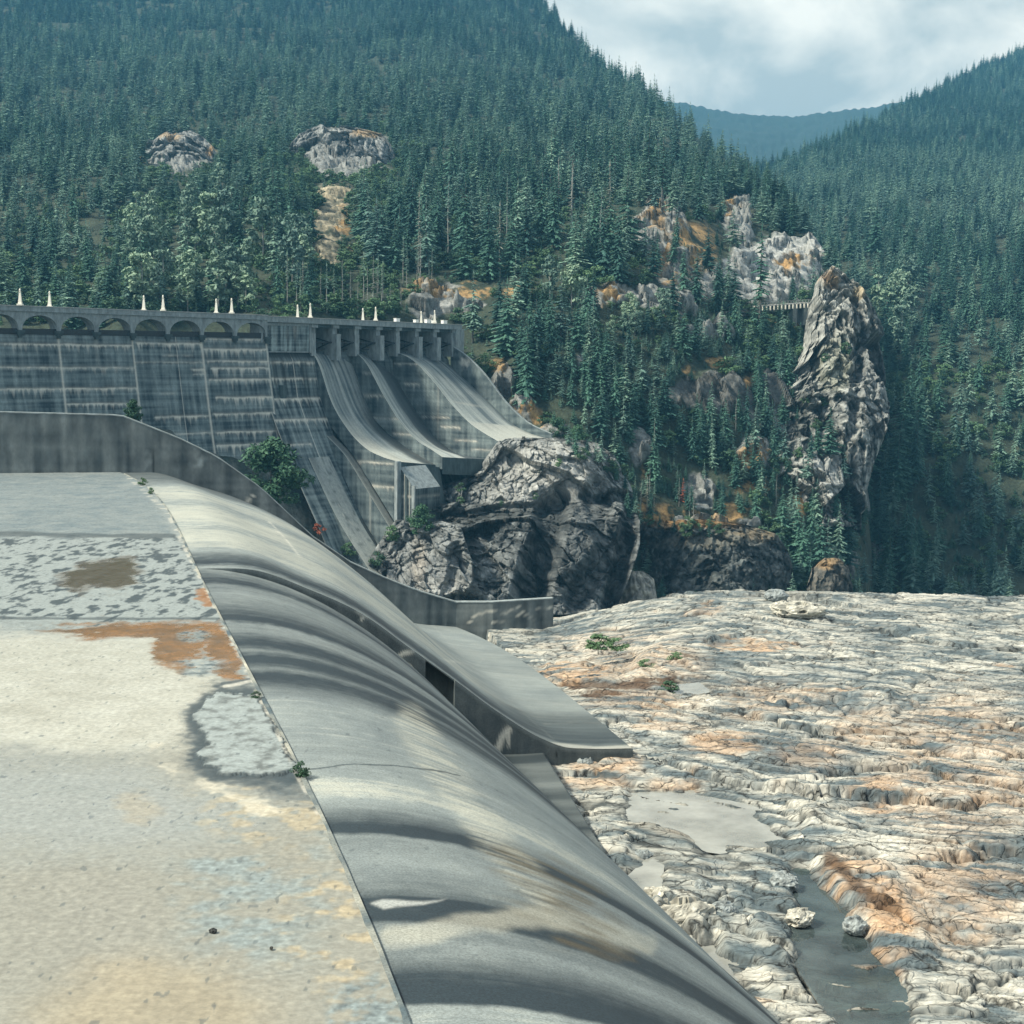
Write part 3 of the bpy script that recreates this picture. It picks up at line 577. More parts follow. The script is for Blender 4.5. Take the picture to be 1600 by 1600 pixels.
# ------------------------------------------------------------------ far dam
DA = np.array([-53.8, 410.]); ET = np.array([.61936, .78511]); DN = np.array([.78511, -.61936])
def W(t, s, z):
    t, s, z = np.broadcast_arrays(np.asarray(t, float), s, z)
    return np.concatenate([DA+t[..., None]*ET+s[..., None]*DN, z[..., None]], -1)
wf = lambda t, s, z: tuple(W(t, s, z))
dam = empty('dam', (0, 0, 0))
tag(dam, 'long grey concrete dam with arches, gates and spillway chutes across the gorge', 'dam')
def stain_col(t, z, p, seed, lines, base=1.0, streak=1.0, joints=(), drips=1.0):
    "board-marked concrete: pour lines, lime streaks running down from them"
    n = fbm(p*.25+seed, 4); st = fbm(np.stack([t*.9, z*.06, t*0+seed], -1), 4); bd = fbm(np.stack([t*.03, z*1.3, t*0+seed], -1), 3)
    c = mixc(np.array([.028, .044, .055]), np.array([.215, .265, .27])*base, .42+.75*st*streak+.45*n+.7*bd)
    for k, (zl, t0, t1, a) in enumerate(lines):
        zl = zl+.25*fbm(np.stack([t*.15, t*0+k*3.1, t*0], -1), 2)
        on = sstep(t0-.5, t0+.5, t)*(1-sstep(t1-.5, t1+.5, t))
        dr = np.maximum(0, fbm(np.stack([t*1.1, t*0+k*7.7+seed, t*0], -1), 3)+.12)*7*a*drips
        below = zl-z
        m = on*(np.exp(-np.abs(below)/.24)*a+(below > 0)*np.clip(1-below/(dr+.05), 0, 1)*.75*a)*(.95+.8*fbm(np.stack([t*.35, t*0+k, t*0+seed], -1), 2))
        c = mixc(c, EFF, m)
        c = mixc(c, CONC_D*.6, .5*on*a*np.exp(-np.abs(below+.35)/.3))
    for tj, w_ in joints: c = mixc(c, EFF*.95, .8*np.exp(-((t-tj)/w_)**2))
    return np.clip(c, .02, .7)
# main wall left of the spillway
A0 = P(205, 485, 372); A1 = P(415, 493, 396); UL = np.linalg.norm((A1-A0)[:2]); UV = (A1-A0)[:2]/UL; UN = np.array([UV[1], -UV[0]])
BAY = UL/4
def V(u, s, z):
    u, s, z = np.broadcast_arrays(np.asarray(u, float), s, z)
    return np.concatenate([A0[:2]+u[..., None]*UV+s[..., None]*UN, z[..., None]], -1)
vf = lambda u, s, z: tuple(V(u, s, z))
def ztop(u): return A0[2]+(A1[2]-A0[2])*u/UL
u = np.linspace(-5*BAY, UL+.3, 520); z = np.linspace(2.0, -52, 300); Ug, Zg = np.meshgrid(u, z, indexing='ij')
Sg = .215*(1.5-Zg)+.0016*np.maximum(-Zg-10, 0)**2
p = V(Ug, Sg, Zg)
lines = [(.6, 2*BAY, 4*BAY, .55), (-1.9, 2*BAY+.2, 4*BAY, 1), (-4.9, 2.1*BAY, 4*BAY, .7), (-6.6, 2.2*BAY, 4*BAY, .9), (-9.4, 2.1*BAY, 4*BAY, .9), (-13.9, 2.25*BAY, 4*BAY, 1), (-17.9, 2.1*BAY, 4*BAY, .8), (-22.4, 2.1*BAY, 4*BAY, .9), (-25.6, 2.1*BAY, 4*BAY, 1), (-30, 2*BAY, 4*BAY, .8),
         (-.6, .1*BAY, 2*BAY, 1), (-3.5, .8*BAY, 1.7*BAY, .35), (-5.2, 0, 2*BAY, .35), (-6.9, 1.6*BAY, 2*BAY, .6), (-8.1, 1.65*BAY, 2*BAY, .4), (-12.6, .6*BAY, 1.1*BAY, .25), (-18.3, .4*BAY, 2*BAY, .7), (-22.5, 0, 2*BAY, .5),
         (-1.2, -5*BAY, 0, .8), (-6.5, -5*BAY, 0, .6), (-11.4, -5*BAY, -.0, .8), (-15, -2*BAY, 0, .7)]
c = stain_col(Ug, Zg, p, 1.3, lines, 1.05, 1.0, [(0, .22), (2*BAY, .28), (4*BAY-.1, .2), (-2*BAY, .25), (1.25*BAY, .05)])
for k in range(-4, 5): c = mixc(c, EFF*.7, .35*np.exp(-((Ug-k*BAY)/.5)**2)*np.clip(1-(1.5-Zg)/9, 0, 1)*sstep(-.3, .3, fbm(p*.3, 3)))
grid('dam_face', p, M['conc_far'], dam, True, col=c, flip=True)
# arcade carrying the road
ar = MB(); DEP = 4.2; hw = BAY*.455
for k in range(-4, 4):
    u0 = k*BAY; mid = u0+BAY/2; zt = ztop(mid)-1.15; zc = ztop(mid)-1.95; zs = zc-3.5; N = 18
    arc = [(mid-hw*math.cos(math.pi*i/N), zs+(zc-zs)*math.sin(math.pi*i/N)**.85) for i in range(N+1)]
    arc = [(u0, zs-.001)]+arc+[(u0+BAY, zs-.001)]
    for (ua, za), (ub, zb) in zip(arc[:-1], arc[1:]):
        ar.quad(vf(ua, .9, za), vf(ub, .9, zb), vf(ub, .9, zt), vf(ua, .9, zt))
        ar.quad(vf(ua, .9, za), vf(ua, .9-DEP, za), vf(ub, .9-DEP, zb), vf(ub, .9, zb))
        ar.quad(vf(ua, .9-DEP, zt), vf(ub, .9-DEP, zt), vf(ub, .9-DEP, zb), vf(ua, .9-DEP, za))
ar.build('arcade', M['conc_plain'], dam)
for k in range(-4, 5):
    cb = MB(); zz_ = ztop(k*BAY)-5.45
    for i, (hw_, ou, za, zb) in enumerate([(.85, 1.5, -.55, 0.02), (.65, 1.15, -1.15, -.55), (.4, .95, -1.7, -1.15)]): cb.box(k*BAY-hw_, k*BAY+hw_, -.2, ou, zz_+za, zz_+zb, vf)
    cb.build('corbel', M['conc_dark'], dam)
sl = MB(); sl.box(-5*BAY, UL+.2, -DEP-.6, .2, 1.0, 2.35, vf); sl.build('arch_sill', M['steel'], dam)
dk = MB()
for k in range(-20, 16):
    ua, ub = k*BAY/4, (k+1)*BAY/4
    b = [vf(ua, 1.3, ztop(ua)-1.15), vf(ub, 1.3, ztop(ub)-1.15), vf(ub, -7.5, ztop(ub)-1.15), vf(ua, -7.5, ztop(ua)-1.15)]
    dk.hexa(b, [(q[0], q[1], q[2]+.25) for q in b])
dk.build('deck', M['conc_plain'], dam)
for s0, s1, nm in ((.95, 1.2, 'parapet'), (-7.3, -7.05, 'parapet')):
    pm = MB(); n = 36
    for k in range(n):
        ua = -5*BAY+(UL+5*BAY)*k/n; ub = -5*BAY+(UL+5*BAY)*(k+1)/n
        b = [vf(ua, s1, ztop(ua)-.9), vf(ub, s1, ztop(ub)-.9), vf(ub, s0, ztop(ub)-.9), vf(ua, s0, ztop(ua)-.9)]
        pm.hexa(b, [(q[0], q[1], q[2]+.9) for q in b])
    pm.build(nm, M['conc_plain'], dam)
    cm = MB()
    for k in range(n):
        ua = -5*BAY+(UL+5*BAY)*k/n; ub = -5*BAY+(UL+5*BAY)*(k+1)/n
        b = [vf(ua, s1+.14, ztop(ua)+.004), vf(ub, s1+.14, ztop(ub)+.004), vf(ub, s0-.05, ztop(ub)+.004), vf(ua, s0-.05, ztop(ua)+.004)]
        cm.hexa(b, [(q[0], q[1], q[2]+.16) for q in b])
    cm.build('coping', M['conc_pale'], dam)
# ---- spillway section: overflow face behind chutes
ZT = lambda t: np.interp(t, [-19, 0, 57], [6.75, 6.5, 5.95])
TE = 57.3
t = np.linspace(-19, 0, 120); z_ = np.linspace(-2.2, -70, 260); Tg, Zg = np.meshgrid(t, z_, indexing='ij')
sp = [(-2.2, -.3), (-3.5, .4), (-4.6, 1.2), (-14, 3.0), (-20, 6), (-30, 11.5), (-46, 22), (-70, 36)]
spa = np.array(sp[::-1]); Sg = np.interp(Zg, spa[:, 0], spa[:, 1]); p = W(Tg, Sg, Zg)
c = stain_col(Tg, Zg, p, 4.1, [(-5.1, -19, 0, .8), (-9.3, -19, 0, 1), (-14.5, -19, 0, 1), (-19.8, -19, 0, 1), (-26, -19, -9, .6)], .95, 1.8, [(-19, .2), (-8, .12)], .8)
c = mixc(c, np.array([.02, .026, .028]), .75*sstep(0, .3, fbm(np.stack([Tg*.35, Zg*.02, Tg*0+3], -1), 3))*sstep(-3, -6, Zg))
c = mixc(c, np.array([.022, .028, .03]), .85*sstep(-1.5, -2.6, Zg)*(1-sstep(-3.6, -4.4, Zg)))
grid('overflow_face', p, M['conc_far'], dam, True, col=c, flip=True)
t = np.linspace(0, TE, 200); z_ = np.linspace(-2.2, -46, 120); Tg, Zg = np.meshgrid(t, z_, indexing='ij'); p = W(Tg, np.interp(Zg, spa[:, 0], spa[:, 1])-2.5, Zg)
grid('overflow_face', p, M['conc_far'], dam, True, col=stain_col(Tg, Zg, p, 9.1, [(-4.6, 0, 12, .7), (-8, 0, 30, .8)], .9), flip=True)
# blind panel left of the gates
bp = MB(); bp.box(-19, 0, -3, .6, -2.6, 5.5, wf); bp.build('blind_panel', M['conc_plain'], dam)
pf = MB(); pf.box(-18.3, -1.2, .605, .62, -2.3, 4.6, wf)
t = np.linspace(-18, -1.6, 120); z_ = np.linspace(4.3, -2.3, 60); Tg, Zg = np.meshgrid(t, z_, indexing='ij'); p = W(Tg, .63, Zg)
c = stain_col(Tg, Zg, p, 2.7, [], 1.35, 1.8); c = mixc(c, EFF, .5*np.clip(fbm(np.stack([Tg*.7, Zg*.1, Tg*0], -1), 3)+.1, 0, 1)*sstep(-2, 4, Zg))
grid('recessed_panel', p, M['conc_far'], dam, True, col=c, flip=True)
fr_ = MB(); fr_.box(-18.6, -1.0, .6, .95, 4.3, 5.0, wf); fr_.box(-18.6, -18.0, .6, .95, -2.6, 4.3, wf); fr_.box(-1.6, -1.0, .6, .95, -2.6, 4.3, wf); fr_.build('panel_frame', M['conc_plain'], dam)
# bridge deck over the gates
dk = MB(); dk.box(-19.2, TE+2.5, -7.5, 1.7, 4.95, 5.25, lambda t, s, z: wf(t, s, z+ZT(t)-6.5)); dk.build('deck', M['conc_plain'], dam)
pm = MB(); pm.box(-19.2, TE+2.5, 1.45, 1.7, 5.25, 6.35, lambda t, s, z: wf(t, s, z+ZT(t)-6.5)); pm.build('parapet', M['conc_plain'], dam)
pm = MB(); pm.box(-19.2, TE+2.5, -7.3, -7.05, 5.25, 6.35, lambda t, s, z: wf(t, s, z+ZT(t)-6.5)); pm.build('parapet', M['conc_plain'], dam)
pm = MB(); pm.box(-19.2, TE+2.5, 1.38, 1.86, 6.354, 6.5, lambda t, s, z: wf(t, s, z+ZT(t)-6.5)); pm.build('coping', M['conc_pale'], dam)
PIT = TE/7.0; TP = [0, 8.0, 16.5, 25, 33, 41, 49, 57]
for i, tp in enumerate(TP):
    pr = MB(); zt = float(ZT(tp))-1.58
    nose = 2.2 if i in (1, 3, 5, 6) else .8
    zb = -4.6 if i in (1, 3, 5, 6) else -3.5
    pr.box(tp-.8, tp+.8, -7, nose, zb, zt-2.4, wf)
    pr.box(tp-.8, tp+.8, -7, .6, zt-2.4, zt-.9, wf); pr.box(tp-1.15, tp+1.15, -7, 1.2, zt-.9, zt, wf)
    pr.build('pier', M['conc_plain'], dam)
for i in range(7):      # tainter gates: curved skin, radial arms, catwalk
    t0, t1 = TP[i]+.82, TP[i+1]-.82
    m = MB(); N = 8; rad = 6.2; cs, cz = .2, .2
    arc = [(cs-rad*math.cos(a), cz+rad*math.sin(a)) for a in np.linspace(R(-30), R(42), N)]
    for (sa, za), (sb, zb) in zip(arc[:-1], arc[1:]): m.hexa([wf(t0, sa, za), wf(t1, sa, za), wf(t1, sa-.2, za), wf(t0, sa-.2, za)], [wf(t0, sb, zb), wf(t1, sb, zb), wf(t1, sb-.2, zb), wf(t0, sb-.2, zb)])
    gt = m.build('gate', M['gate'], dam)
    am = MB()
    for tt_ in (t0+.5, t1-.5):
        for (sa, za) in (arc[1], arc[4]): am.tube([wf(tt_, cs, cz), wf(tt_, sa, za)], .2, 4)
        am.tube([wf(tt_, arc[1][0]*.5+cs*.5, arc[1][1]*.5+cz*.5), wf(tt_, arc[4][0]*.5+cs*.5, arc[4][1]*.5+cz*.5)], .13, 4)
    am.tube([wf(t0, cs, cz), wf(t1, cs, cz)], .22, 5); am.tube([wf(t0, -2.2, -1.6), wf(t1, -2.2, -1.6)], .16, 4)
    am.build('arms', M['steel'], gt)
    lt = MB(); lt.quad(wf(t1-.02, -1.2, -2.3), wf(t1-.02, -.3, 1.0), wf(t1-.02, -1.0, 3.9), wf(t1-.02, -3.4, 3.9), wf(t1-.02, -5.2, 1.6))
    bm_ = MB(); bm_.box(t0, t1, -.6, .5, float(ZT(t0))-2.4, float(ZT(t0))-1.6, wf); bm_.build('cross_beam', M['conc_dark'], dam)
# chutes: ruled floors between the measured rims, with their left step faces
def prof(pts, n=60):
    a = np.array(pts, float); s = np.linspace(a[0, 0], a[-1, 0], n); return s, smooth_prof(s, pts)
def chute(name, tl, pl, tr, pr, seed, face=None, colf=None, n=60, nt=44, lip=4, rim=.75):
    sl, zl = prof(pl, n); sr, zr = prof(pr, n); k = np.linspace(0, 1, nt)
    T = tl+(tr-tl)*k[None, :]+0*sl[:, None]; S = sl[:, None]*(1-k)+sr[:, None]*k; Zf = zl[:, None]*(1-k)+zr[:, None]*k
    p = W(T, S, Zf)
    fl = fbm(np.stack([T*.8, S*.05, T*0+seed], -1), 4); n2 = fbm(p*.2+seed, 4)
    c = mixc(np.array([.07, .10, .115]), np.array([.38, .41, .39]), .52+1.1*fl+.4*n2+.02*(S-10))
    if colf: c = colf(c, k[None, :]+0*T, S, p)
    rm = np.exp(-k*(tr-tl)/.55)[None, :]+0*T; c = mixc(c, np.array([.46, .48, .44]), rim*rm)  # pale strip paints the lit wall top along the left edge
    o = grid(name, p, M['conc_far'], dam, True, col=np.clip(c, .02, .6))
    e = p[-1]; e2_ = e.copy(); e2_[:, 2] -= lip
    grid('chute_end', np.stack([e, e2_], 0), M['conc_dark'], o, False, col=None)
    if face is not None:
        fs = np.array(face, float); zb = np.interp(sl, fs[:, 0], fs[:, 1]); v = np.linspace(0, 1, 40)
        Zf = zl[:, None]*(1-v)+np.minimum(zb, zl-.3)[:, None]*v; p = W(tl-.01, sl[:, None]+0*Zf, Zf)
        Sg_ = sl[:, None]+0*Zf
        grid('step_face', p, M['conc_far'], dam, False, col=stain_col(Sg_, Zf, p, seed*3.3+1, FACE_LINES.get(name+str(seed), []), .95, 1.1, [(s_, .05) for s_ in (16, 24)], .7), flip=True)
    return o
FACE_LINES = {'chute2': [(-8, 3, 12, .6), (-14, 0, 12, .8), (-20, 4, 20, .4), (-24, 14, 22, .5)], 'chute3': [(-5.5, -1, 8, .6), (-11, 3, 9, .9), (-20, 10, 20, .4), (-22.5, 17, 24, .7), (-26, 22, 30, .5), (-28.2, 28, 36, .4)], 'chute1': [(-30.5, 17, 30, .5), (-36.5, 22, 31, .8)]}
W1 = [(-.5, -2.4), (1, -3.4), (2.8, -5.9), (6.7, -14.2), (13.2, -22.2), (19.6, -26.8), (25.9, -28.9), (31.1, -29.8)]
W1B = [(0, -12), (5, -20), (15.8, -29.5), (22.2, -36.4), (30.6, -45.8), (33, -48)]
W2 = [(-1, -2.4), (1.5, -3.2), (3.7, -4.9), (10.3, -13.4), (16.8, -20.8), (23.2, -25.6), (28.2, -27.7), (31.9, -29.4)]
W2B = [(-1.7, -4.6), (5.7, -18.3), (16.8, -26.4), (24, -29.6), (29.5, -31.6)]
W3 = [(-.9, -2.4), (3, -3.1), (6.9, -4.8), (13.5, -9.7), (21.3, -16.7), (27.6, -21.3), (32.6, -23.7), (37.3, -25.6)]
W3B = [(-4, -4.7), (5, -15.8), (14.9, -25.7), (22.7, -29.7), (35.2, -30.7)]
RW = [(-.2, -.2), (6, -3.4), (12.7, -8.4), (20.7, -16.2), (28.4, -21.5), (37.3, -24.6)]
RWB = [(-5, -3.0), (4, -9.1), (14.1, -16), (24, -22.7), (30, -24.8), (36.1, -25.9)]
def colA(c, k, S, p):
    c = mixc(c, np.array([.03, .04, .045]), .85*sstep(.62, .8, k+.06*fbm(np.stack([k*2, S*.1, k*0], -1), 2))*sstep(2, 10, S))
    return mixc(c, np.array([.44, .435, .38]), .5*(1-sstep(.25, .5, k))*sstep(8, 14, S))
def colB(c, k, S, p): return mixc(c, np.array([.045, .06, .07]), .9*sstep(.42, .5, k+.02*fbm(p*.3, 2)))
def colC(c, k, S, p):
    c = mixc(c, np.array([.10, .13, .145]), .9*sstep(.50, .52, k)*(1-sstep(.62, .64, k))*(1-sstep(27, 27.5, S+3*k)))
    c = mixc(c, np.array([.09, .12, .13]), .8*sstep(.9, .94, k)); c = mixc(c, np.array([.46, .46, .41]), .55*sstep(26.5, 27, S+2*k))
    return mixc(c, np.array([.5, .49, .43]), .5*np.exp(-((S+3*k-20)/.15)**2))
off = lambda pts, d: [(a, b+d) for a, b in pts]
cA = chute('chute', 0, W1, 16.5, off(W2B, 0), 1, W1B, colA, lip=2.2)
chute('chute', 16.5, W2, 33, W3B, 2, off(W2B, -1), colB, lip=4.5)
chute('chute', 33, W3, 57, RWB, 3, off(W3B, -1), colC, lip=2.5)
# right training wall of the far spillway
sr, zr = prof(RW, 60); zb = np.interp(sr, [q[0] for q in RWB], [q[1] for q in RWB]); v = np.linspace(0, 1, 10); Zf = zr[:, None]*(1-v)+(zb-.6)[:, None]*v
p = W(56.9, sr[:, None]+0*Zf, Zf); c = stain_col(sr[:, None]+0*Zf, Zf, p, 6.6, [], .9, 1)
c = mixc(c, EFF, .95*blob(sr[:, None]+0*Zf+fbm(p, 3)*1.5, Zf+fbm(p+4, 3)*2, 5.2, -5.2, 2.4, 1.6))
rwo = grid('training_wall', p, M['conc_far'], dam, False, col=c, flip=True)
m = MB()
for i in range(len(sr)-1):
    b = [wf(56.87, sr[i], zr[i]+.004), wf(56.87, sr[i+1], zr[i+1]+.004), wf(57.6, sr[i+1], zr[i+1]+.004), wf(57.6, sr[i], zr[i]+.004)]
    m.hexa(b, [(q[0], q[1], q[2]+.15) for q in b])
m.quad(wf(56.9, 37.3, -24.6), wf(57.6, 37.3, -24.6), wf(57.6, 37.3, -28), wf(56.9, 37.3, -28))
m.build('coping', M['conc_plain'], rwo)
ab = MB(); ab.box(57.2, 61, -8, 1.5, -3, 4.7, wf); ab.build('abutment', M['conc_plain'], dam)
# nose block at the foot of the leftmost high chute
nb = MB()
q0 = [wf(.6, 31.3, -31.2), wf(10.5, 31.3, -31.2), wf(10.5, 36.5, -36.5), wf(.6, 36.5, -36.5)]
nb.quad(*q0); nb.build('nose_ramp', M['conc_plain'], dam)
for nm_, t0_, s0_, t1_, s1_ in (('nose_wall', .6, 31.3, .6, 36.5), ('nose_front', .6, 36.5, 10.5, 36.5), ('nose_side', 10.5, 36.5, 10.5, 31.3)):
    k_, v_ = np.meshgrid(np.linspace(0, 1, 50), np.linspace(0, 1, 70), indexing='ij'); Tn = t0_+(t1_-t0_)*k_; Sn = s0_+(s1_-s0_)*k_; zt_ = -31.2-5.3*(Sn-31.3)/5.2; Zn = zt_*(1-v_)-62*v_; p = W(Tn, Sn, Zn)
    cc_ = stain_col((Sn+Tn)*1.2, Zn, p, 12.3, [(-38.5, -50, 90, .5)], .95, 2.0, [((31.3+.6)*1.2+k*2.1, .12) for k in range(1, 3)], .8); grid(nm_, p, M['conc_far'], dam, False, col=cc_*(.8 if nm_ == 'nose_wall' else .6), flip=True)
nb = MB(); nb.box(-.9, .55, 30.9, 31.9, -60, -29.7, wf); nb.build('pilaster', M['conc_plain'], dam)
nb = MB(); nb.box(.1, .57, 35.9, 36.9, -60, -35.7, wf); nb.build('pilaster', M['conc_plain'], dam)
nb = MB(); nb.box(.35, .58, 33.3, 34.0, -60, -34.0, wf); nb.build('pilaster', M['conc_dark'], dam)
nb = MB(); nb.hexa([wf(10.5, 28, -44), wf(16.5, 28, -44), wf(16.5, 33.5, -44), wf(10.5, 34.5, -44)], [wf(10.5, 28, -31.9), wf(16.5, 28, -32), wf(16.5, 31, -32.1), wf(10.5, 31, -31.6)]); nb.build('nose_block', M['conc_dark'], dam)
# low outlet chute
DL = [(-.5, -12.5), (1.2, -16.5), (8.4, -25.4), (14, -33.6), (20, -42.2), (31.2, -54.7), (35, -58.5)]
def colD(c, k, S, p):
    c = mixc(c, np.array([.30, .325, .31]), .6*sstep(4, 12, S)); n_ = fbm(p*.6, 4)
    c = mixc(c, np.array([.04, .055, .06]), .9*(1-sstep(.0, .5, k+(S-11)*.055))*(1-sstep(16, 20, S)))  # dark triangle is a shadow painted on the chute's left side
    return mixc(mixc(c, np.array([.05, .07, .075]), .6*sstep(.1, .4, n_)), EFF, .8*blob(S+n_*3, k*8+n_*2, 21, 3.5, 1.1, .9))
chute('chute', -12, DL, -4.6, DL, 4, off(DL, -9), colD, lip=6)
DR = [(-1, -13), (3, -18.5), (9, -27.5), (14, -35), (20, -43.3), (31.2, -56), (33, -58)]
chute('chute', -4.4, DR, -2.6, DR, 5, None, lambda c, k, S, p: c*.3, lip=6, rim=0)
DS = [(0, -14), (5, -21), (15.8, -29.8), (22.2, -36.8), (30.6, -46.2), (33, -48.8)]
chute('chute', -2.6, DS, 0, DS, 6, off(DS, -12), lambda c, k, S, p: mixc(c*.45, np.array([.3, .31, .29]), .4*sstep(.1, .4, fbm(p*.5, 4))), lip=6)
dl = MB(); dl.box(-14.2, -12.05, -2, 3.2, -24, -11, wf); dl.build('buttress', M['conc_dark'], dam)
# parapet lamps and cabinets on the road
lm = MB()
for hw_, z0, z1, hw2 in ((.62, 0, .35, .62), (.44, .35, .7, .38), (.36, .7, 1.5, .30), (.30, 1.5, 3.0, .17), (.24, 3.0, 3.12, .24)):
    lm.hexa([(-hw_, -hw_, z0), (hw_, -hw_, z0), (hw_, hw_, z0), (-hw_, hw_, z0)], [(-hw2, -hw2, z1), (hw2, -hw2, z1), (hw2, hw2, z1), (-hw2, hw2, z1)])
lpost = lm.mesh('post')
lh = MB(); lh.tube([(0, 0, 3.12), (0, 0, 3.2), (0, 0, 3.45), (0, 0, 3.7), (0, 0, 3.85)], [.1, .17, .22, .16, .03], 8); lhead = lh.mesh('lamp_head', True)
NTH = ['first', 'second', 'third', 'fourth', 'fifth', 'sixth', 'seventh', 'eighth', 'ninth', 'tenth', 'eleventh', 'twelfth', 'thirteenth', 'fourteenth', 'fifteenth', 'sixteenth', 'seventeenth', 'eighteenth', 'nineteenth', 'twentieth']
LPX = [(32, 'near'), (78, 'far'), (225, 'far'), (255, 'near'), (338, 'far'), (362, 'near'), (465, 'far'), (485, 'near'), (567, 'far'), (587, 'near'), (658, 'far'), (679, 'near')]
LLAB = ['white lamp pillar farthest left on the dam parapet', 'white lamp pillar second from the left on the dam road', 'white lamp pillar above the left arch of the dam', 'white lamp pillar on the parapet between the two left arches', 'white lamp pillar above the third arch of the dam', 'white lamp pillar between the third and fourth arches', 'white lamp pillar at the right end of the blind panel, set back', 'white lamp pillar at the first gate pier of the dam', 'white lamp pillar set back behind the third gate bay', 'white lamp pillar on the parapet over the fourth gate bay', 'white lamp pillar set back beside the cabinets', 'white lamp pillar nearest the right end of the dam']
def on_deck(x, near):
    best = None
    for s_off, fr2, lo, hi in ((1.07 if near else -7.2, V, -5*BAY, UL), (1.58 if near else -7.2, W, -19, TE)):
        for q in np.linspace(lo, hi, 1500):
            pp = fr2(q, s_off, 6.0); e = abs(PX(pp)[0]-x)
            if best is None or e < best[0]: best = (e, pp, (ztop(q)+.16) if fr2 is V else float(ZT(q))+(0 if near else -.15))
    return best[1], best[2]
for i, (x, nf) in enumerate(LPX):
    pp, zz_ = on_deck(x, nf == 'near')
    o = empty('lamp_post', (pp[0], pp[1], zz_)); tag(o, LLAB[i], 'lamp', 'lamp pillars along the dam road')
    a = link('post', lpost, M['lamp'] if i == 0 else None, o); b = link('lamp_head', lhead, M['lamp'] if i == 0 else None, o)
for x, wd, h, lab in ((604, 1.5, 1.3, 'small white cabinet on the dam road left of the other cabinets'), (634, 1.3, 1.1, 'low white cabinet on the dam road between the lamp pairs'), (652, 1.6, 1.3, 'wide white cabinet left of the right lamp pair'), (662, 1.2, 1.0, 'low white cabinet close against the right lamp pair'), (684, 1.7, 1.2, 'white cabinet nearest the right end of the dam')):
    pp, zz_ = on_deck(x, False); o = empty('cabinet', (pp[0]+DN[0]*4, pp[1]+DN[1]*4, float(ZT(40))-1.25), math.atan2(ET[1], ET[0])); tag(o, lab, 'cabinet', 'white cabinets on the dam road')
    m = MB(); m.box(-wd/2, wd/2, -.5, .5, 0, h+1.0); m.build('housing', M['white'], o); m = MB(); m.box(-wd/2-.08, wd/2+.08, -.58, .58, h+1.0, h+1.12); m.build('lid', M['white'], o)
# ------------------------------------------------------------------ hills
class RBF:
    def __init__(s, pts):
        a = np.array(pts, float); s.c = a[:, :2]/400; y = np.log(a[:, 2]); n = len(a)
        r = np.hypot(*(s.c[:, None]-s.c[None]).transpose(2, 0, 1)); A = np.zeros((n+3, n+3)); A[:n, :n] = r+np.eye(n)*-.01
        A[:n, n] = 1; A[:n, n+1:] = s.c; A[n:, :n] = A[:n, n:].T
        s.w = np.linalg.solve(A, np.concatenate([y, [0, 0, 0]]))
    def __call__(s, x, y):
        q = np.stack([x, y], -1)/400; o = np.zeros(x.shape)
        for (cx, cy), w_ in zip(s.c, s.w[:-3]): o += w_*np.hypot(q[..., 0]-cx, q[..., 1]-cy)
        return np.exp(o+s.w[-3]+q[..., 0]*s.w[-2]+q[..., 1]*s.w[-1])
H1 = RBF([(-250, 520, 440), (0, 505, 440), (200, 495, 440), (415, 500, 450), (490, 500, 458), (600, 502, 472), (700, 508, 486), (728, 530, 476), (-250, 400, 540), (0, 400, 540), (200, 400, 530), (400, 400, 530), (520, 420, 530), (600, 420, 530), (700, 440, 520), (800, 440, 515), (950, 440, 515), (1050, 480, 505),
          (-250, 300, 660), (0, 300, 650), (200, 300, 640), (400, 300, 640), (540, 300, 650), (700, 300, 640), (900, 300, 640), (1000, 320, 600), (200, 240, 760), (0, 240, 780), (500, 240, 730), (700, 220, 830), (900, 230, 850), (1020, 240, 820),
          (-250, 180, 1000), (200, 180, 1000), (500, 180, 980), (800, 180, 1050), (1000, 200, 1000), (1120, 240, 950), (200, 90, 1350), (-250, 90, 1350), (500, 90, 1400), (800, 90, 1450), (950, 100, 1500), (-200, 0, 1800), (200, 0, 1800), (500, 0, 1850), (850, 0, 1950), (-250, -150, 2500), (500, -150, 2500), (800, -150, 2600),
          (1100, 330, 630), (1200, 320, 720), (1290, 380, 660), (1150, 450, 560), (1250, 450, 590), (1200, 500, 540), (1310, 470, 600), (760, 570, 462), (800, 620, 452), (850, 680, 440), (600, 700, 480), (400, 700, 480), (-200, 800, 480), (400, 940, 470), (600, 940, 450),
          (860, 560, 458), (950, 600, 460), (1050, 600, 475), (1150, 600, 492), (1280, 600, 530), (800, 660, 447), (870, 700, 436), (1000, 720, 447), (1100, 720, 462), (1250, 720, 490), (950, 780, 432), (1100, 800, 442), (1250, 820, 455), (1000, 900, 422), (1150, 920, 424), (1300, 920, 446), (1340, 700, 560), (1340, 900, 480)])
H2 = RBF([(1400, 950, 520), (1700, 950, 520), (1300, 950, 540), (1400, 800, 560), (1300, 800, 570), (1700, 800, 560), (1400, 600, 630), (1700, 600, 630), (1250, 600, 640), (1350, 450, 760), (1500, 450, 770), (1750, 450, 780), (1250, 400, 900), (1400, 350, 980), (1700, 350, 1000), (1250, 300, 1300), (1400, 250, 1500), (1750, 250, 1600), (1180, 245, 1800), (1100, 300, 1800), (1400, 160, 2200), (1600, 80, 2600), (1800, 0, 2700), (1000, 350, 1800)])
RIDGE1 = [(-300, -60), (790, -60), (838, -8), (862, 22), (920, 88), (1000, 140), (1060, 190), (1100, 224), (1165, 272), (1225, 326), (1275, 372), (1300, 410), (1318, 470), (1335, 560), (1345, 640), (1350, 700)]
RIDGE2 = [(1000, 350), (1100, 306), (1180, 270), (1260, 242), (1330, 212), (1400, 176), (1500, 124), (1600, 78), (1760, 10)]
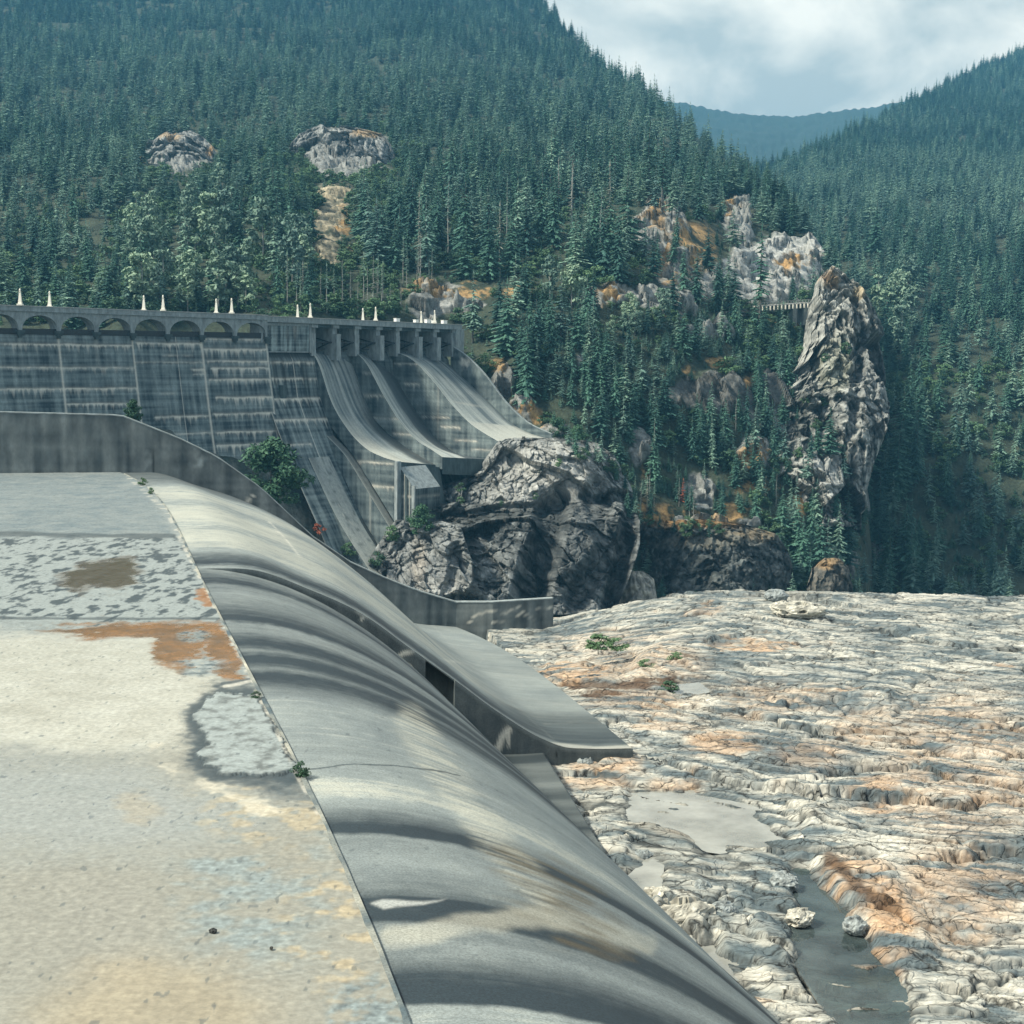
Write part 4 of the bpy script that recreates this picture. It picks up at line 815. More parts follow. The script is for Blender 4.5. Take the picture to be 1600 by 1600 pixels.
ROCKS = [(280, 240, 58, 36), (538, 240, 84, 50), (1030, 360, 45, 60), (1060, 420, 50, 40), (1040, 470, 60, 26), (1150, 350, 30, 40), (1210, 420, 80, 60), (1270, 400, 26, 50), (1150, 440, 60, 40), (1110, 520, 50, 18), (1130, 620, 110, 34), (1210, 640, 60, 60), (1270, 700, 60, 90), (1320, 760, 26, 50), (1090, 770, 30, 30), (1180, 720, 40, 30), (1000, 700, 20, 30), (860, 680, 40, 20), (680, 470, 60, 24), (735, 480, 20, 20), (960, 460, 60, 16), (1385, 860, 30, 40), (920, 560, 26, 20), (780, 600, 26, 30), (820, 640, 30, 20), (1100, 830, 110, 20), (1300, 890, 40, 40)]
SCREE = [(525, 315, 34, 24), (516, 350, 30, 40), (508, 400, 22, 46), (855, 148, 14, 5), (1180, 560, 12, 12)]
GRASS = [(1020, 345, 22, 28), (1035, 390, 24, 34), (1085, 370, 40, 22), (1100, 400, 26, 26), (1065, 440, 40, 12), (690, 462, 70, 14), (740, 452, 30, 12), (805, 462, 22, 16), (955, 462, 26, 14), (1120, 572, 34, 11), (1075, 578, 24, 7), (1175, 603, 18, 12), (1180, 730, 34, 20), (1060, 800, 70, 15), (1130, 805, 60, 18), (1010, 795, 24, 16), (1250, 790, 16, 40), (830, 645, 30, 14), (855, 675, 24, 8), (775, 575, 16, 26), (1240, 415, 40, 18), (1140, 330, 14, 20), (265, 215, 24, 6), (580, 212, 30, 8), (215, 245, 14, 8), (335, 232, 12, 8), (1045, 492, 20, 5), (1180, 770, 40, 12), (1010, 740, 14, 20), (1210, 505, 50, 8), (1290, 870, 20, 14), (540, 360, 10, 50)]
def hill_attr(p, X, Y, jit=14, patches=True):
    n = fbm(p*.03, 4); n2 = fbm(p*.12, 4); Xn, Yn = X+n*jit*1.6+n2*22, Y+fbm(p*.03+30, 4)*jit+fbm(p*.12+12, 4)*18
    rk = np.zeros(X.shape); gr = np.zeros(X.shape); scm = np.zeros(X.shape)
    for q in (ROCKS if patches else [(1385, 860, 30, 40)]): rk = np.maximum(rk, blob(Xn, Yn, *q))
    for q in (GRASS if patches else []): gr = np.maximum(gr, blob(Xn, Yn, *q))
    for q in (SCREE if patches else []): scm = np.maximum(scm, blob(Xn, Yn, *q))
    c = mixc(np.array([.020, .034, .026]), np.array([.06, .075, .05]), .5+n2)
    v_ = fbm(p*np.array([.22, .22, .06])+9, 5); s2 = ridged(p*np.array([.3, .3, .08])+3, 4)
    rc = mixc(np.array([.05, .06, .065]), np.array([.30, .31, .30]), .42+.9*v_+.35*s2)
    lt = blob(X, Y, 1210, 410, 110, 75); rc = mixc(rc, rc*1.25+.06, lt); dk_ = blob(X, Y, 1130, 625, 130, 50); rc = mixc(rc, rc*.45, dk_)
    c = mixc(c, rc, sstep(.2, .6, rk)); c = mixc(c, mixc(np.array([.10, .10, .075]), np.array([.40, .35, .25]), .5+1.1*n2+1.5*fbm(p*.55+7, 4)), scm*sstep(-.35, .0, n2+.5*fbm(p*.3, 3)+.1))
    n4 = fbm(p*.5, 4); c = mixc(c, mixc(np.array([.16, .11, .05]), np.array([.40, .26, .12]), .5+n2+.6*n4), gr*sstep(-.1, .15, n2+.6*n4+.05))
    return c, np.maximum(rk, scm*.5), gr
def hill(name, H, ridge, x0, x1, ybot, nc, nr, amp):
    xs = np.linspace(x0, x1, nc); yt = interp(xs, ridge); k = np.linspace(0, 1, nr)**1.0
    X = xs[:, None]+0*k; Y = yt[:, None]+(ybot-yt[:, None])*k
    D = H(X, Y); p = P(X, Y, D); c, rk, gr = hill_attr(p, X, Y, 14, name == 'mountainside')
    nrm = np.array([0, -.75, .66])
    d = fbm(p*.012, 4)*amp*np.clip(D/700, .6, 2)+rk*(facet(p*np.array([.11, .11, .05]), .9)[0]*3.2+facet(p*np.array([.3, .3, .15]), .9)[0]*1.3+fbm(p*np.array([.06, .06, .03]), 4)*3+1.5)+fbm(p*.09, 3)*1.2
    edge = sstep(0, .03, k)[None, :]
    p = p+(d*edge)[..., None]*nrm
    b1 = p[:, :1]+np.array([0, 90, -14.]); b2 = p[:, :1]+np.array([0, 500, -260.])
    pp = np.concatenate([b2, b1, p, p[:, -1:]+np.array([0, 0, -90.])], 1)
    cc = np.concatenate([c[:, :1], c[:, :1], c, c[:, -1:]], 1)
    # far side falls away behind the last column
    e = pp[-1:]+np.array([25., 80, -40]); e2 = pp[-1:]+np.array([60., 400, -250]); pp = np.concatenate([pp, e, e2], 0); cc = np.concatenate([cc, cc[-1:], cc[-1:]], 0)
    o = grid(name, pp, M['hill'], None, True, col=cc)
    tag(o, kind='structure')
    return p, X, Y, D, rk, gr
PH1 = hill('mountainside', H1, RIDGE1, -260, 1350, 965, 860, 620, 10)
PH2 = hill('valley_side', H2, RIDGE2, 1000, 1760, 1000, 260, 300, 10)
# far blue ridge
xs = np.linspace(850, 1800, 300); yt = np.interp(xs, [850, 1060, 1100, 1180, 1240, 1300, 1370, 1450, 1600, 1800], [130, 160, 170, 180, 182, 176, 166, 150, 120, 90]); k = np.linspace(0, 1, 60)
X = xs[:, None]+0*k; Y = yt[:, None]+(330-yt[:, None])*k; D = 4000-1300*k[None, :]+0*X; p = P(X, Y, D); p = p+(fbm(p*.0036, 5)*90*sstep(0, .2, k)[None, :])[..., None]*np.array([0, -1., 0]); p[..., 2] += fbm(p*.014, 4)*9+5*noise(p*.08)
pp = np.concatenate([p[:, :1]+np.array([0, 400, -500.]), p], 1); c = np.tile(np.array([.025, .045, .04]), pp.shape[:2]+(1,)); c = mixc(c, np.array([.3, .3, .28]), .8*np.concatenate([0*X[:, :1], sstep(.45, .6, fbm(p*.004, 4))], 1))
tag(grid('distant_mountain', pp, M['hill'], None, True, col=c), kind='structure')
# ------------------------------------------------------------------ rock masses
def lump(name, rows, seed, colA, colB, nr=150, nc=150, amp=2.5, an=(.10, .10, .05), tilt=0, back=45, label=None, kindn='structure', patches=None, streak=(1, 1, .25), clefts=(), big=1.0):
    rows = np.array(rows, float); y = np.linspace(rows[0, 0], rows[-1, 0], nr); xl, xr, d0, bg = (np.interp(y, rows[:, 0], rows[:, i]) for i in (1, 2, 3, 4))
    u = np.linspace(0, 1, nc); X = xl[:, None]+(xr-xl)[:, None]*u; Y = y[:, None]+0*X
    D = d0[:, None]+bg[:, None]*np.abs(2*u-1)**2.4+0*X; p = P(X, Y, D)
    ct, st_ = math.cos(tilt), math.sin(tilt)
    q = np.stack([p[..., 0]*ct+p[..., 2]*st_, p[..., 1], -p[..., 0]*st_+p[..., 2]*ct], -1)
    qa = q*np.array(an)+seed; qa = qa+.6*fbm(q*.05+seed, 3)[..., None]
    F1, E1 = facet(qa*.8, .9); F2, E2 = facet(qa*2.4+5, .9); F3, E3 = facet(qa*6+2, .9)
    f1 = fbm(qa*2.6+7, 4); r1 = .6*F1+.3*F2; crk = np.clip(.8*np.exp(-E1/.05)+.7*np.exp(-E2/.06)+.4*np.exp(-E3/.08), 0, 1)
    ed = (.35+.65*np.minimum(sstep(0, .03, u)*sstep(0, .03, 1-u), 1))[None, :]
    F0, E0 = facet(qa*.28+9, 1.1); d = amp*(1.1*big*F0+.55*F1+.32*F2+.13*F3+.35*f1-.16*crk)
    cm = np.zeros(X.shape)
    for ln, wd, dp in clefts:
        q_ = seg_mask(X+8*fbm(p*.15, 3), Y+8*fbm(p*.15+5, 3), ln, wd); d = d-dp*q_; cm = np.maximum(cm, q_*min(dp/8, 1))
    p = p+(d*ed)[..., None]*np.array([0, -1, .25])
    lay = fbm(q*np.array(streak)*np.array([.5, .5, 2.6])+seed, 4)
    n = fbm(q*np.array(streak)*.9+seed, 5); n2 = fbm(p*.06+seed, 4)
    c = mixc(np.array(colA), np.array(colB), .42+.6*n+.5*n2+.2*F2+.12*F3+.2*F0+1.5*lay); c = mixc(c, np.array(colA)*.7, .5*cm); c = mixc(c, np.array(colA)*.4, .45*np.exp(-E1/.05)*sstep(-.2, .4, n2+.5*n))
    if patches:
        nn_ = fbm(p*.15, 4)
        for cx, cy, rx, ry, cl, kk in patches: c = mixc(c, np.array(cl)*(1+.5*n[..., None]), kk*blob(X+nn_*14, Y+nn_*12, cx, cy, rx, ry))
    sc2 = lambda q: q*(1+back/q[..., 1:2])*np.array([1, 1, 1.])-np.array([0, 0, 4.]); mid = p[:, [nc//2]]; B = sc2(p[:, [0]]*.8+mid*.2); E_ = sc2(p[:, [-1]]*.8+mid*.2); pp = np.concatenate([B, p, E_], 1); cc = np.concatenate([c[:, :1], c, c[:, -1:]], 1)
    T_ = sc2(pp[:1]); pp = np.concatenate([T_, pp], 0); cc = np.concatenate([cc[:1], cc], 0)
    o = grid(name, pp, M['rock_dark'], None, True, col=np.clip(cc, .012, .6)); tag(o, label, kind=kindn); return p, X, Y
LT = (.36, .365, .35)
R1 = lump('gorge_cliff', clefts=[([(868, 790), (850, 850), (828, 935)], 34, 9), ([(930, 770), (955, 850), (900, 935)], 26, 4), ([(640, 815), (760, 800), (850, 790)], 14, 4), ([(715, 860), (700, 930)], 12, 2.5), ([(990, 800), (975, 870), (958, 935)], 20, 8)], big=1.3, rows=[(688, 792, 880, 411, 3), (694, 776, 930, 409, 5), (712, 762, 960, 405, 8), (742, 742, 975, 401, 12), (758, 690, 985, 398, 14), (780, 672, 992, 395, 16), (796, 655, 996, 388, 14), (812, 618, 1000, 378, 10), (850, 590, 1000, 373, 10), (870, 578, 995, 371, 10), (900, 572, 985, 369, 11), (960, 572, 960, 366, 12)], seed=2.2, colA=(.03, .038, .042), colB=(.23, .245, .245), nr=330, nc=420, amp=2.6, an=(.16, .12, .10), tilt=R(55), patches=[(850, 735, 110, 50, LT, .75), (800, 770, 60, 26, LT, .6), (650, 900, 70, 45, (.24, .25, .25), .5), (720, 870, 110, 40, (.22, .235, .235), .5), (655, 880, 16, 40, (.36, .32, .27), .5), (700, 920, 60, 18, LT, .5), (760, 800, 130, 18, (.03, .035, .035), .6), (900, 850, 70, 90, (.04, .048, .052), .45)], streak=(.9, .5, .16))  # patches paint the cliff's lit top and its shaded right side
R2 = lump('gorge_cliff', [(812, 1010, 1100, 424, 4), (820, 1000, 1170, 420, 8), (835, 992, 1215, 417, 12), (860, 985, 1232, 414, 16), (890, 978, 1240, 412, 18), (960, 970, 1240, 408, 20)], 5.1, (.025, .032, .034), (.12, .135, .135), 150, 200, 3, (.14, .12, .12), R(-20), patches=[(1080, 815, 90, 12, (.32, .2, .09), .8), (1180, 835, 50, 10, (.25, .2, .13), .6), (1100, 845, 110, 14, (.17, .16, .13), .5)])
lump('gorge_cliff', [(892, 985, 1005, 396, 2), (905, 970, 1022, 394, 3), (960, 960, 1030, 392, 4)], 8.3, (.2, .2, .19), (.5, .48, .42), 40, 50, 1.2, (.3, .3, .2), 0)
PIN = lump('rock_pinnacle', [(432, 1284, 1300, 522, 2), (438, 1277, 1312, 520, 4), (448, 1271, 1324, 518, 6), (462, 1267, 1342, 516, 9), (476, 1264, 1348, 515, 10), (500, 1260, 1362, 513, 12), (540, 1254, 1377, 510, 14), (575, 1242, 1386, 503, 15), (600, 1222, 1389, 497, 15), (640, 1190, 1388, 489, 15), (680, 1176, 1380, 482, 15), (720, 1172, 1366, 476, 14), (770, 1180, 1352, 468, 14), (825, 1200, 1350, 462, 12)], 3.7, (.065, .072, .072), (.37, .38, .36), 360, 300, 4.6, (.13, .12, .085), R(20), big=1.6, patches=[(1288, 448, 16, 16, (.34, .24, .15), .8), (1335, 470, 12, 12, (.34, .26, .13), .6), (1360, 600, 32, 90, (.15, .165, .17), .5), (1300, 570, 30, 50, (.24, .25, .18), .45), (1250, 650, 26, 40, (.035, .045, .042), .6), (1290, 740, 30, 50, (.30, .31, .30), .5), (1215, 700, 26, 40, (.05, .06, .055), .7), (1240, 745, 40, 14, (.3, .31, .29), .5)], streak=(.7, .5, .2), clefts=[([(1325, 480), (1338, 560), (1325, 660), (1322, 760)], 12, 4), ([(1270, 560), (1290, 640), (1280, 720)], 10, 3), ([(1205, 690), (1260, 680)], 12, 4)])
lump('gorge_cliff', [(872, 1288, 1310, 424, 2), (885, 1270, 1326, 421, 4), (910, 1262, 1332, 418, 6), (960, 1258, 1334, 416, 6)], 9.3, (.03, .036, .036), (.16, .15, .13), 60, 60, 1.6, (.2, .2, .16), 0, patches=[(1296, 880, 24, 10, (.3, .2, .1), .7)])
OC1 = lump('rock_outcrop', [(205, 262, 300, 752, 4), (215, 245, 318, 745, 8), (232, 232, 335, 738, 12), (255, 222, 342, 730, 14), (285, 236, 330, 722, 14)], 4.4, (.05, .06, .065), (.25, .265, .265), 90, 120, 5, (.07, .07, .05), R(35), patches=[(268, 216, 26, 7, (.34, .25, .15), .7), (333, 236, 12, 10, (.4, .26, .13), .8)])
OC2 = lump('rock_outcrop', [(194, 500, 530, 740, 4), (200, 485, 560, 738, 7), (208, 468, 596, 734, 10), (225, 452, 610, 728, 14), (250, 448, 620, 722, 16), (280, 466, 616, 716, 16), (300, 480, 600, 712, 15)], 6.4, (.055, .065, .07), (.27, .285, .285), 130, 200, 5, (.07, .07, .05), R(25), patches=[(575, 207, 34, 6, (.38, .28, .17), .8), (510, 205, 24, 14, (.33, .34, .33), .5)])
# bank under the far chutes, hidden ground between wall and dam
t = np.linspace(-70, -11, 80); s_ = np.linspace(-6, 46, 80); Tg, Sg = np.meshgrid(t, s_, indexing='ij')
p = W(Tg, Sg, np.interp(Sg, [q[0] for q in DL], [q[1] for q in DL])-6.5-.05*np.maximum(-14-Tg, 0)); p[..., 2] += fbm(p*.12, 4)*1.6; n = fbm(p*.2, 4)
tag(grid('bank', p, M['hill'], None, True, col=mixc(np.array([.03, .045, .04]), np.array([.16, .165, .155]), .25+1.1*n), flip=True), kind='structure')
# road ledge and bridge
m = MB(); rp = [P(x, y, d) for x, y, d in ((905, 494, 500), (980, 492, 512), (1045, 492, 522), (1100, 490, 530), (1150, 485, 540), (1185, 479, 546))]
for a, b in zip(rp[:-1], rp[1:]): m.hexa([(a[0], a[1]-3, a[2]-2.5), (b[0], b[1]-3, b[2]-2.5), (b[0], b[1]+4, b[2]-2.5), (a[0], a[1]+4, a[2]-2.5)], [(a[0], a[1]-3, a[2]), (b[0], b[1]-3, b[2]), (b[0], b[1]+4, b[2]+.1), (a[0], a[1]+4, a[2]+.1)])
tag(m.build('road', M['road']), kind='structure')
ba, bb = P(1183, 478, 546), P(1268, 472, 556); L = float(np.linalg.norm(bb-ba)); yaw = math.atan2(bb[1]-ba[1], bb[0]-ba[0]); slope = (bb[2]-ba[2])/L
br_ = empty('road_bridge', tuple(ba), yaw); tag(br_, 'small concrete road bridge clinging to the cliff beside the rock pinnacle', 'bridge')
bf = lambda x, y, z: (x, y, z+slope*x)
m = MB(); m.box(0, L, -.4, 5, -.35, 0, bf); m.build('deck', M['conc_pale'], br_)
m = MB(); m.box(0, L, .2, .8, -2.2, -.352, bf); m.box(0, L, 3.6, 4.2, -2.2, -.352, bf)
m.build('girders', M['conc_dark'], br_)
for k in np.linspace(.4, L-.4, 15): m = MB(); m.box(k-.2, k+.2, -.9, -.15, -1.9, -.36, bf); m.build('bracket', M['lamp'], br_)
m = MB()
for k in np.linspace(.3, L-.3, 19): m.box(k-.1, k+.1, -.35, -.15, 0.002, .95, bf)
m.box(.1, L-.1, -.36, -.14, .953, 1.1, bf); m.box(.1, L-.1, -.32, -.18, .45, .55, bf); m.build('railing', M['conc_pale'], br_)
m = MB(); m.box(L*.66, L*.74, .1, 4.3, -9, -.4, bf); m.box(L*.86, L*.99, .1, 4.3, -8, -.4, bf); m.build('abutment', M['conc_plain'], br_)
# ------------------------------------------------------------------ trees
def rot2(a): return math.cos(a), math.sin(a)
def conifer(name, H, Rb, seed, mat, z0=.1, whorls=24, per=7, droop=.35, gap=0., top=.9, dens=3, bare=False, lean=0):
    r = random.Random(seed); V_ = []; Q = []
    def tri(a, b, c_, d): n = len(V_); V_.extend((a, b, c_, d)); Q.append((n, n+1, n+2, n+3))
    for i in range(whorls):
        f = (i+.5)/whorls; z = H*(z0+(1-z0)*f**.93); rad = Rb*((1-f)**top)*(.85+.15*math.sin(i*2.1+seed))+.12
        if f < .12: rad *= .75+f*2
        for k in range(max(4, int(per*(1-.35*f)))):
            if r.random() < gap: continue
            a = 2*math.pi*(k/per)+i*2.4+r.uniform(-.45, .45); L = rad*r.uniform(.62, 1.18); ca, sa = rot2(a); dz = -L*droop*r.uniform(.7, 1.3)+(.25*L if f > .8 else 0)
            zz = z+r.uniform(-.4, .4)*H/whorls; px_, py_ = -sa, ca
            P0 = lambda q: (ca*L*q, sa*L*q, zz+dz*(q**1.4)+.10*L*max(0, q-.6))
            for j in range(dens):
                q0, q1 = j/dens*.95+.05, (j+1)/dens*.95+.08; A, B = P0(q0), P0(q1)
                w0 = L*.26*(1-q0*.75)*r.uniform(.7, 1.25); 
                for sg in (-1, 1):
                    tip = q0+.22; T_ = P0(min(tip+.1, 1.1)); h = -w0*r.uniform(.25, .6)
                    c1 = (A[0]+px_*sg*w0*.55, A[1]+py_*sg*w0*.55, A[2]+h*.5); c2 = (T_[0]+px_*sg*w0, T_[1]+py_*sg*w0, T_[2]+h)
                    tri(A, c1, c2, B)
                # hanging twigs under the bough
                hl = w0*r.uniform(.5, 1.1); tri(A, B, (B[0]+r.uniform(-.1, .1), B[1]+r.uniform(-.1, .1), B[2]-hl*.7), (A[0], A[1], A[2]-hl))
    # leader
    for k in range(3):
        a = k*2.1; tri((0, 0, H*1.02), (.18*math.cos(a), .18*math.sin(a), H*.955), (.3*math.cos(a+.5), .3*math.sin(a+.5), H*.92), (0, 0, H*.93))
    me = mesh_np(name, V_, Q, False); me.materials.append(mat)
    return me
def trunk_mesh(name, H, r0, mat, z1=.98, lean=0, stubs=0, seed=0):
    m = MB(); r = random.Random(seed); n = 6
    pts = [(math.sin(i*1.3+seed)*.006*H*(i > 0), math.cos(i*1.7+seed)*.006*H*(i > 0), -1.2+(H*z1+1.2)*i/n) for i in range(n+1)]; m.tube(pts, [r0*(1-.9*i/n)*(1.25 if i == 0 else 1) for i in range(n+1)], 7)
    for k in range(stubs):
        z = H*r.uniform(.15, .95); a = r.uniform(0, 6.28); L = H*.07*r.uniform(.4, 1.2)*(1.1-z/H); m.tube([(0, 0, z), (math.cos(a)*L, math.sin(a)*L, z-L*r.uniform(-.2, .5))], [.05, .02], 3)
    me = m.mesh(name, True); me.materials.append(mat); return me
def broadleaf(name, H, Rb, seed, mat, n=1500, z0=.25, ls=.5, clumps=26):
    r = np.random.default_rng(seed); cc = []
    for k in range(clumps):
        f = r.random(); z = H*(z0+(1-z0)*f); rr = Rb*math.sin(math.pi*(.15+.82*f))**.8*r.uniform(.2, .95); a = r.uniform(0, 6.28)
        cc.append((rr*math.cos(a), rr*math.sin(a), z, Rb*r.uniform(.22, .42)))
    cc = np.array(cc); k = r.integers(0, clumps, n); d = r.normal(size=(n, 3)); d /= np.linalg.norm(d, axis=1)[:, None]
    c = cc[k, :3]+d*(cc[k, 3]*r.uniform(.55, 1.05, n))[:, None]*np.array([1, 1, .62])
    nrm = d*.6+r.normal(size=(n, 3))*.5+np.array([0, 0, .5]); nrm /= np.linalg.norm(nrm, axis=1)[:, None]
    a = np.cross(nrm, r.normal(size=(n, 3))); a /= np.linalg.norm(a, axis=1)[:, None]; b = np.cross(nrm, a); s = (ls*r.uniform(.5, 1.3, n))[:, None]
    v = np.stack([c-a*s, c-b*s*.5+a*s*.1, c+a*s, c+b*s*.5], 1).reshape(-1, 3); me = mesh_np(name, v, np.arange(4*n).reshape(n, 4), False); me.materials.append(mat)
    return me, cc
def limbs(name, H, cc, r0, mat, seed):
    m = MB(); r = random.Random(seed); m.tube([(0, 0, -1), (.1, 0, H*.3), (0, .15, H*.6), (0, 0, H*.9)], [r0, r0*.75, r0*.45, r0*.12], 7)
    for c in cc[::2]:
        z = max(H*.15, c[2]-np.hypot(c[0], c[1])*.8-.3); m.tube([(0, 0, z), (c[0]*.5, c[1]*.5, z*.5+c[2]*.5+.1), tuple(c[:3])], [r0*.35, r0*.2, r0*.07], 4)
    me = m.mesh(name, True); me.materials.append(mat); return me
KIND = {}
def addk(key, H, crown, trunk): KIND.setdefault(key, []).append((H, crown, trunk))
for i, (Rb, z0, dr, wh, gp_) in enumerate([(4.6, .05, .32, 27, .0), (4.0, .08, .42, 28, .03), (5.2, .04, .3, 25, .03), (3.5, .06, .5, 28, .05)]): addk('fir', 18, conifer('crown', 18, Rb, i+1, M['fir'], z0, wh, 8, dr, gp_), trunk_mesh('trunk', 18, .28, M['bark'], seed=i))
for i, (Rb, z0, dr) in enumerate([(4.0, .12, .38), (4.4, .15, .25), (3.3, .2, .4)]): addk('grey_fir', 18, conifer('crown', 18, Rb, i+21, M['fir_grey'], z0, 22, 7, dr, .14), trunk_mesh('trunk', 18, .26, M['bark'], stubs=8, seed=i+5))
for i, (Rb, z0) in enumerate([(1.5, .3), (1.2, .42), (1.7, .5)]): addk('thin_fir', 16, conifer('crown', 16, Rb, i+31, M['fir_grey'] if i else M['fir_dry'], z0, 22, 6, .35, .3), trunk_mesh('trunk', 16, .17, M['deadbark'], stubs=24, seed=i+9))
addk('tall_fir', 26, conifer('crown', 26, 4.2, 41, M['fir'], .18, 26, 7, .22, .22, .62, 4), trunk_mesh('trunk', 26, .4, M['bark'], stubs=10, seed=15))
addk('tall_fir', 26, conifer('crown', 26, 3.6, 42, M['fir'], .30, 24, 7, .30, .25, .6, 4), trunk_mesh('trunk', 26, .42, M['bark'], stubs=14, seed=16))
for i in range(3):
    me, cc = broadleaf('crown', 13, [4.2, 3.4, 3.8][i], 50+i, M['broad'], 1700, [.22, .3, .15][i], .55); addk('broad', 13, me, limbs('trunk', 13, cc, .22, M['deadbark'], i))
for i in range(2):
    me, cc = broadleaf('crown', 3.2, 2.2, 60+i, M['shrub'], 900, .1, .26, 18); addk('shrub', 3.2, me, limbs('stem', 3.2, cc, .07, M['bark'], i))
addk('snag', 14, conifer('crown', 14, 1.2, 71, M['fir_dry'], .25, 16, 5, .2, .45), trunk_mesh('trunk', 14, .2, M['deadbark'], stubs=40, seed=19))
addk('red_fir', 9, conifer('crown', 9, 1.9, 72, M['red'], .1, 18, 7, .3, .1), trunk_mesh('trunk', 9, .14, M['bark'], seed=20))
me, cc = broadleaf('crown', 2.2, 1.6, 73, M['red'], 500, .1, .26, 12); addk('red_shrub', 2.2, me, limbs('stem', 2.2, cc, .06, M['bark'], 5))
me, cc = broadleaf('crown', 11, 5.2, 80, M['bushleaf'], 5200, .05, .42, 60); addk('bush', 11, me, limbs('trunk', 11, cc, .2, M['bark'], 8))
NAMEK = {'fir': 'fir_tree', 'grey_fir': 'fir_tree', 'thin_fir': 'thin_fir_tree', 'tall_fir': 'tall_fir_tree', 'broad': 'broadleaf_tree', 'shrub': 'shrub', 'snag': 'dead_tree', 'red_fir': 'dying_fir_tree', 'red_shrub': 'shrub', 'bush': 'large_bush'}
LOOK = {'fir': 'dark green fir', 'grey_fir': 'grey green fir', 'thin_fir': 'thin bare-stemmed fir', 'tall_fir': 'tall ragged dark fir', 'broad': 'pale leafy tree', 'shrub': 'low green shrub', 'snag': 'bleached dead tree', 'red_fir': 'red-brown dying fir', 'red_shrub': 'reddish shrub', 'bush': 'large green bush'}
CATK = {'shrub': 'shrub', 'red_shrub': 'shrub', 'bush': 'bush'}
TREES = []
def put_tree(key, loc, hgt, zone, label=None):
    H, cr_, tr_ = KIND[key][rnd.randrange(len(KIND[key]))]; s = hgt/H
    o = empty(NAMEK[key], tuple(float(q) for q in loc), rnd.uniform(0, 6.28)); w_ = s*rnd.uniform(.88, 1.12); o.scale = (w_, w_, s)
    c_ = bpy.data.objects.new('crown', cr_); COL.objects.link(c_); c_.parent = o; t_ = bpy.data.objects.new('stem' if 'shrub' in key else 'trunk', tr_); COL.objects.link(t_); t_.parent = o
    TREES.append((o, key, zone, float(PX(np.array(loc))[0]), hgt, label)); return o
def surf_at(S, x, y):
    p, X, Y = S[0], S[1], S[2]; d = (X-x)**2+(Y-y)**2*1.0; i = np.unravel_index(np.argmin(d), d.shape); return p[i]
def zone(S, phrase, poly, n, kinds, hpx, mind=9, seed=0):
    r = random.Random(seed+len(TREES)); xs = [q[0] for q in poly]; ys = [q[1] for q in poly]; got = []
    for _ in range(n*40):
        if len(got) >= n: break
        x, y = r.uniform(min(xs), max(xs)), r.uniform(min(ys), max(ys))
        if not poly_in(np.array([x]), np.array([y]), poly)[0]: continue
        if any(abs(x-a) < mind and abs(y-b) < mind*.6 for a, b in got): continue
        got.append((x, y)); k = r.choices([q[0] for q in kinds], [q[1] for q in kinds])[0]; p = surf_at(S, x, y); h = r.uniform(*hpx)*p[1]/F
        if k in ('shrub', 'red_shrub'): h = min(h, 3.4)*r.uniform(.6, 1.1)
        put_tree(k, p-np.array([0, 0, .25]), h, phrase)
C_ = [('fir', 6), ('grey_fir', 3)]
B_ = [('broad', 5), ('fir', 3), ('grey_fir', 2)]
zone(PH1, 'behind the two left arches', [(200, 478), (310, 480), (310, 492), (200, 490)], 9, B_, (60, 95), 8)
zone(PH1, 'behind the two right arches', [(310, 470), (420, 474), (420, 494), (310, 490)], 10, B_, (55, 100), 8)
zone(PH1, 'high above the left arches', [(205, 400), (330, 400), (330, 455), (205, 455)], 12, B_, (70, 100), 12)
zone(PH1, 'left of the tan scree', [(330, 390), (480, 390), (480, 455), (330, 455)], 13, B_, (70, 105), 12)
zone(PH1, 'below the left rock outcrop', [(205, 345), (340, 345), (340, 390), (205, 390)], 12, B_, (50, 75), 12)
zone(PH1, 'between the two rock outcrops', [(345, 320), (440, 330), (480, 390), (345, 390)], 13, [('fir', 6), ('broad', 1)], (60, 95), 12)
zone(PH1, 'on the slope right of the tan scree', [(560, 360), (650, 360), (650, 440), (560, 440)], 13, C_, (85, 120), 11)
zone(PH1, 'behind the blind dam panel', [(430, 455), (560, 462), (560, 492), (430, 488)], 16, [('thin_fir', 6), ('snag', 2), ('fir', 3)], (45, 85), 6)
zone(PH1, 'close behind the dam gates', [(560, 450), (700, 440), (690, 470), (570, 495)], 16, [('thin_fir', 6), ('snag', 2), ('fir', 1)], (40, 75), 6)
zone(PH1, 'in the tall stand above the gates', [(650, 380), (800, 370), (800, 445), (650, 440)], 20, C_+[('thin_fir', 1)], (85, 125), 11)
zone(PH1, 'left of the orange grassy rock', [(800, 370), (990, 370), (980, 450), (800, 445)], 22, C_+[('thin_fir', 2), ('snag', .6)], (85, 130), 11)
zone(PH1, 'on mid-slope above the gates', [(620, 270), (800, 270), (800, 350), (620, 350)], 16, C_, (60, 90), 14)
zone(PH1, 'on mid-slope left of the ridge firs', [(800, 270), (970, 270), (970, 350), (800, 350)], 16, C_+[('snag', 1)], (60, 95), 14)
zone(PH1, 'just right of the dam end', [(725, 520), (800, 500), (850, 560), (850, 640), (800, 600), (740, 560)], 12, C_+[('broad', 2)], (70, 125), 12)
zone(PH1, 'right of the dam below the road', [(800, 470), (930, 470), (930, 560), (850, 560)], 14, C_+[('broad', 1.5)], (60, 105), 12)
zone(PH1, 'below the road ledge', [(930, 500), (1050, 500), (1050, 560), (930, 560)], 12, [('broad', 5), ('fir', 2), ('shrub', 2)], (35, 65), 11)
zone(PH1, 'on the slope above the gorge cliff', [(870, 570), (1010, 570), (1010, 700), (900, 690)], 22, C_, (55, 95), 11)
zone(PH1, 'in the centre of the gorge slope', [(1010, 640), (1130, 660), (1130, 760), (1010, 750)], 20, C_+[('thin_fir', 1)], (50, 85), 11)
